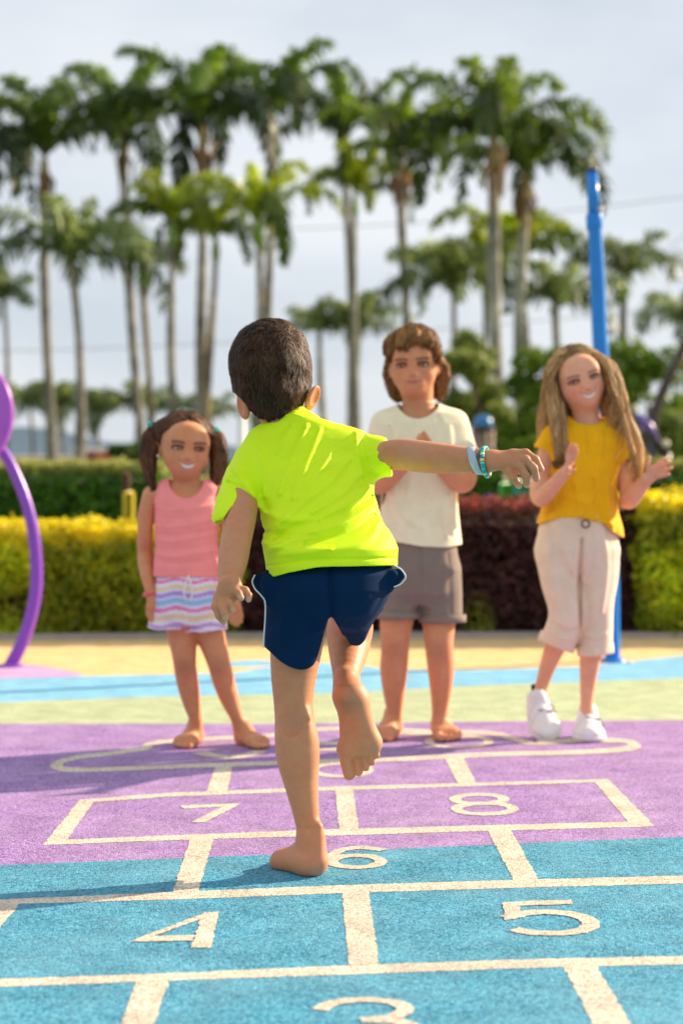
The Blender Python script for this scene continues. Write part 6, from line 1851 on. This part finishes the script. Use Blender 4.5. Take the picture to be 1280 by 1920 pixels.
for (cu, cv, dd, w_, axx) in ((1044, 1203, D + .018, 33.5, (.38, 0, 1)), (1115, 1217, D, 32, (-.1, 0, 1))):
    band_ring(P(cu, cv, dd), axx, px(w_, D), px(w_, D), .034, .004, 'cuff', M['cotton'], tuple(1.04 * q for q in TR), tro)
mb = MB(); c = P(1097, 982, D - .125)
mb.tube([c + np.array([math.cos(a) * .012, 0, math.sin(a) * .012]) for a in np.linspace(0, 6.2832, 21)], .003, n=8, col=(.12, .06, .03), caps=False); mb.build('belt_ring', M['plastic'], tro)
# shoes
def shoe(heel, fwd, up, Ln, side):
    so_ = []
    q = foot(so_, heel, fwd, up, Ln, side, toes=False, wd=1.2)
    fw_ = np.array(fwd, float) / np.linalg.norm(fwd); up_ = np.array(up, float); up_ -= fw_ * (up_ @ fw_); up_ /= np.linalg.norm(up_)
    lt = np.cross(fw_, up_)
    B = np.stack([fw_, lt, up_], 1)
    so_.append((Ell(q(.80, 0, .13), np.array([.17, .19, .13]) * Ln, B), 'u', .02))
    so_.append((Ell(q(.45, 0, .20), np.array([.30, .19, .17]) * Ln, B), 'u', .02))
    so_.append((Cap(q(.18, 0, .28), q(.16, 0, .42), .17 * Ln, .165 * Ln), 'u', .02))
    so_.append((Cap(q(.17, 0, .42), q(.14, 0, .62), .115 * Ln, .125 * Ln), 's', .004))
    lo, hi = bounds(so_, .02)
    f = Field(lo, hi, .0024).run(so_)
    c0 = np.array(heel)
    f.cutfn(lambda p: np.maximum(-((p - c0) @ up_) + .012, (p - c0) @ up_ - .44 * Ln))
    V, Q = f.mesh(); V = relax(V, Q, 2)
    s = mkobj('shoe', V, Q, M['leather'], kid, (.84, .83, .82))
    f = Field(lo, hi, .0024).run(so_); f.F -= .0035
    f.cutfn(lambda p: np.maximum(-((p - c0) @ up_) + .0006, (p - c0) @ up_ - .016))
    V, Q = f.mesh(); V = relax(V, Q, 1); mkobj('sole', V, Q, M['leather'], s, (.86, .84, .80))
    for x0 in (.36, .54):
        f = Field(lo, hi, .0024).run([o_ for o_ in so_ if o_[1] == 'u']); f.F -= .0035
        ax_ = fw_ * .9 + up_ * .35; ax_ /= np.linalg.norm(ax_)
        pc = q(x0, 0, .30)
        f.cutfn(lambda p: np.maximum(np.abs((p - pc) @ ax_) - .045 * Ln, -((p - c0) @ up_) + .13 * Ln))
        V, Q = f.mesh(); V = relax(V, Q, 1); mkobj('strap', V, Q, M['leather'], s, (.80, .79, .80))
        mb = MB(); mb.tube([q(x0 - .05, -.215, .25) , q(x0 + .0, -.16, .335), q(x0, .05, .39)], .0028, n=6, col=(.30, .28, .32)); mb.build('seam', M['cotton'], s)
    mb = MB(); mb.box(q(-.015, 0, .42), (.006, .016, .05), R=B, col=(.02, .02, .025), bev=.002); mb.build('pull_tab', M['cotton'], s)
    mb = MB()
    for k in range(3): mb.box(q(.22 + .05 * k, -.215 + .01 * k, .16 + .03 * (k % 2)), (.006, .004, .016), R=B, col=(.12, .10, .12))
    mb.build('side_mark', M['cotton'], s)
    return s
h2 = np.array([ux(1099, 5.475), 5.475, 0]); shoe(h2, np.array([ux(1106, 5.30), 5.30, 0]) - h2, (0, 0, 1), .188, 1)
h1 = P(1004, 1334, 5.535); t1 = P(1027, 1383, 5.40); shoe(h1, t1 - h1, (-.15, -.45, 1), .188, 1)
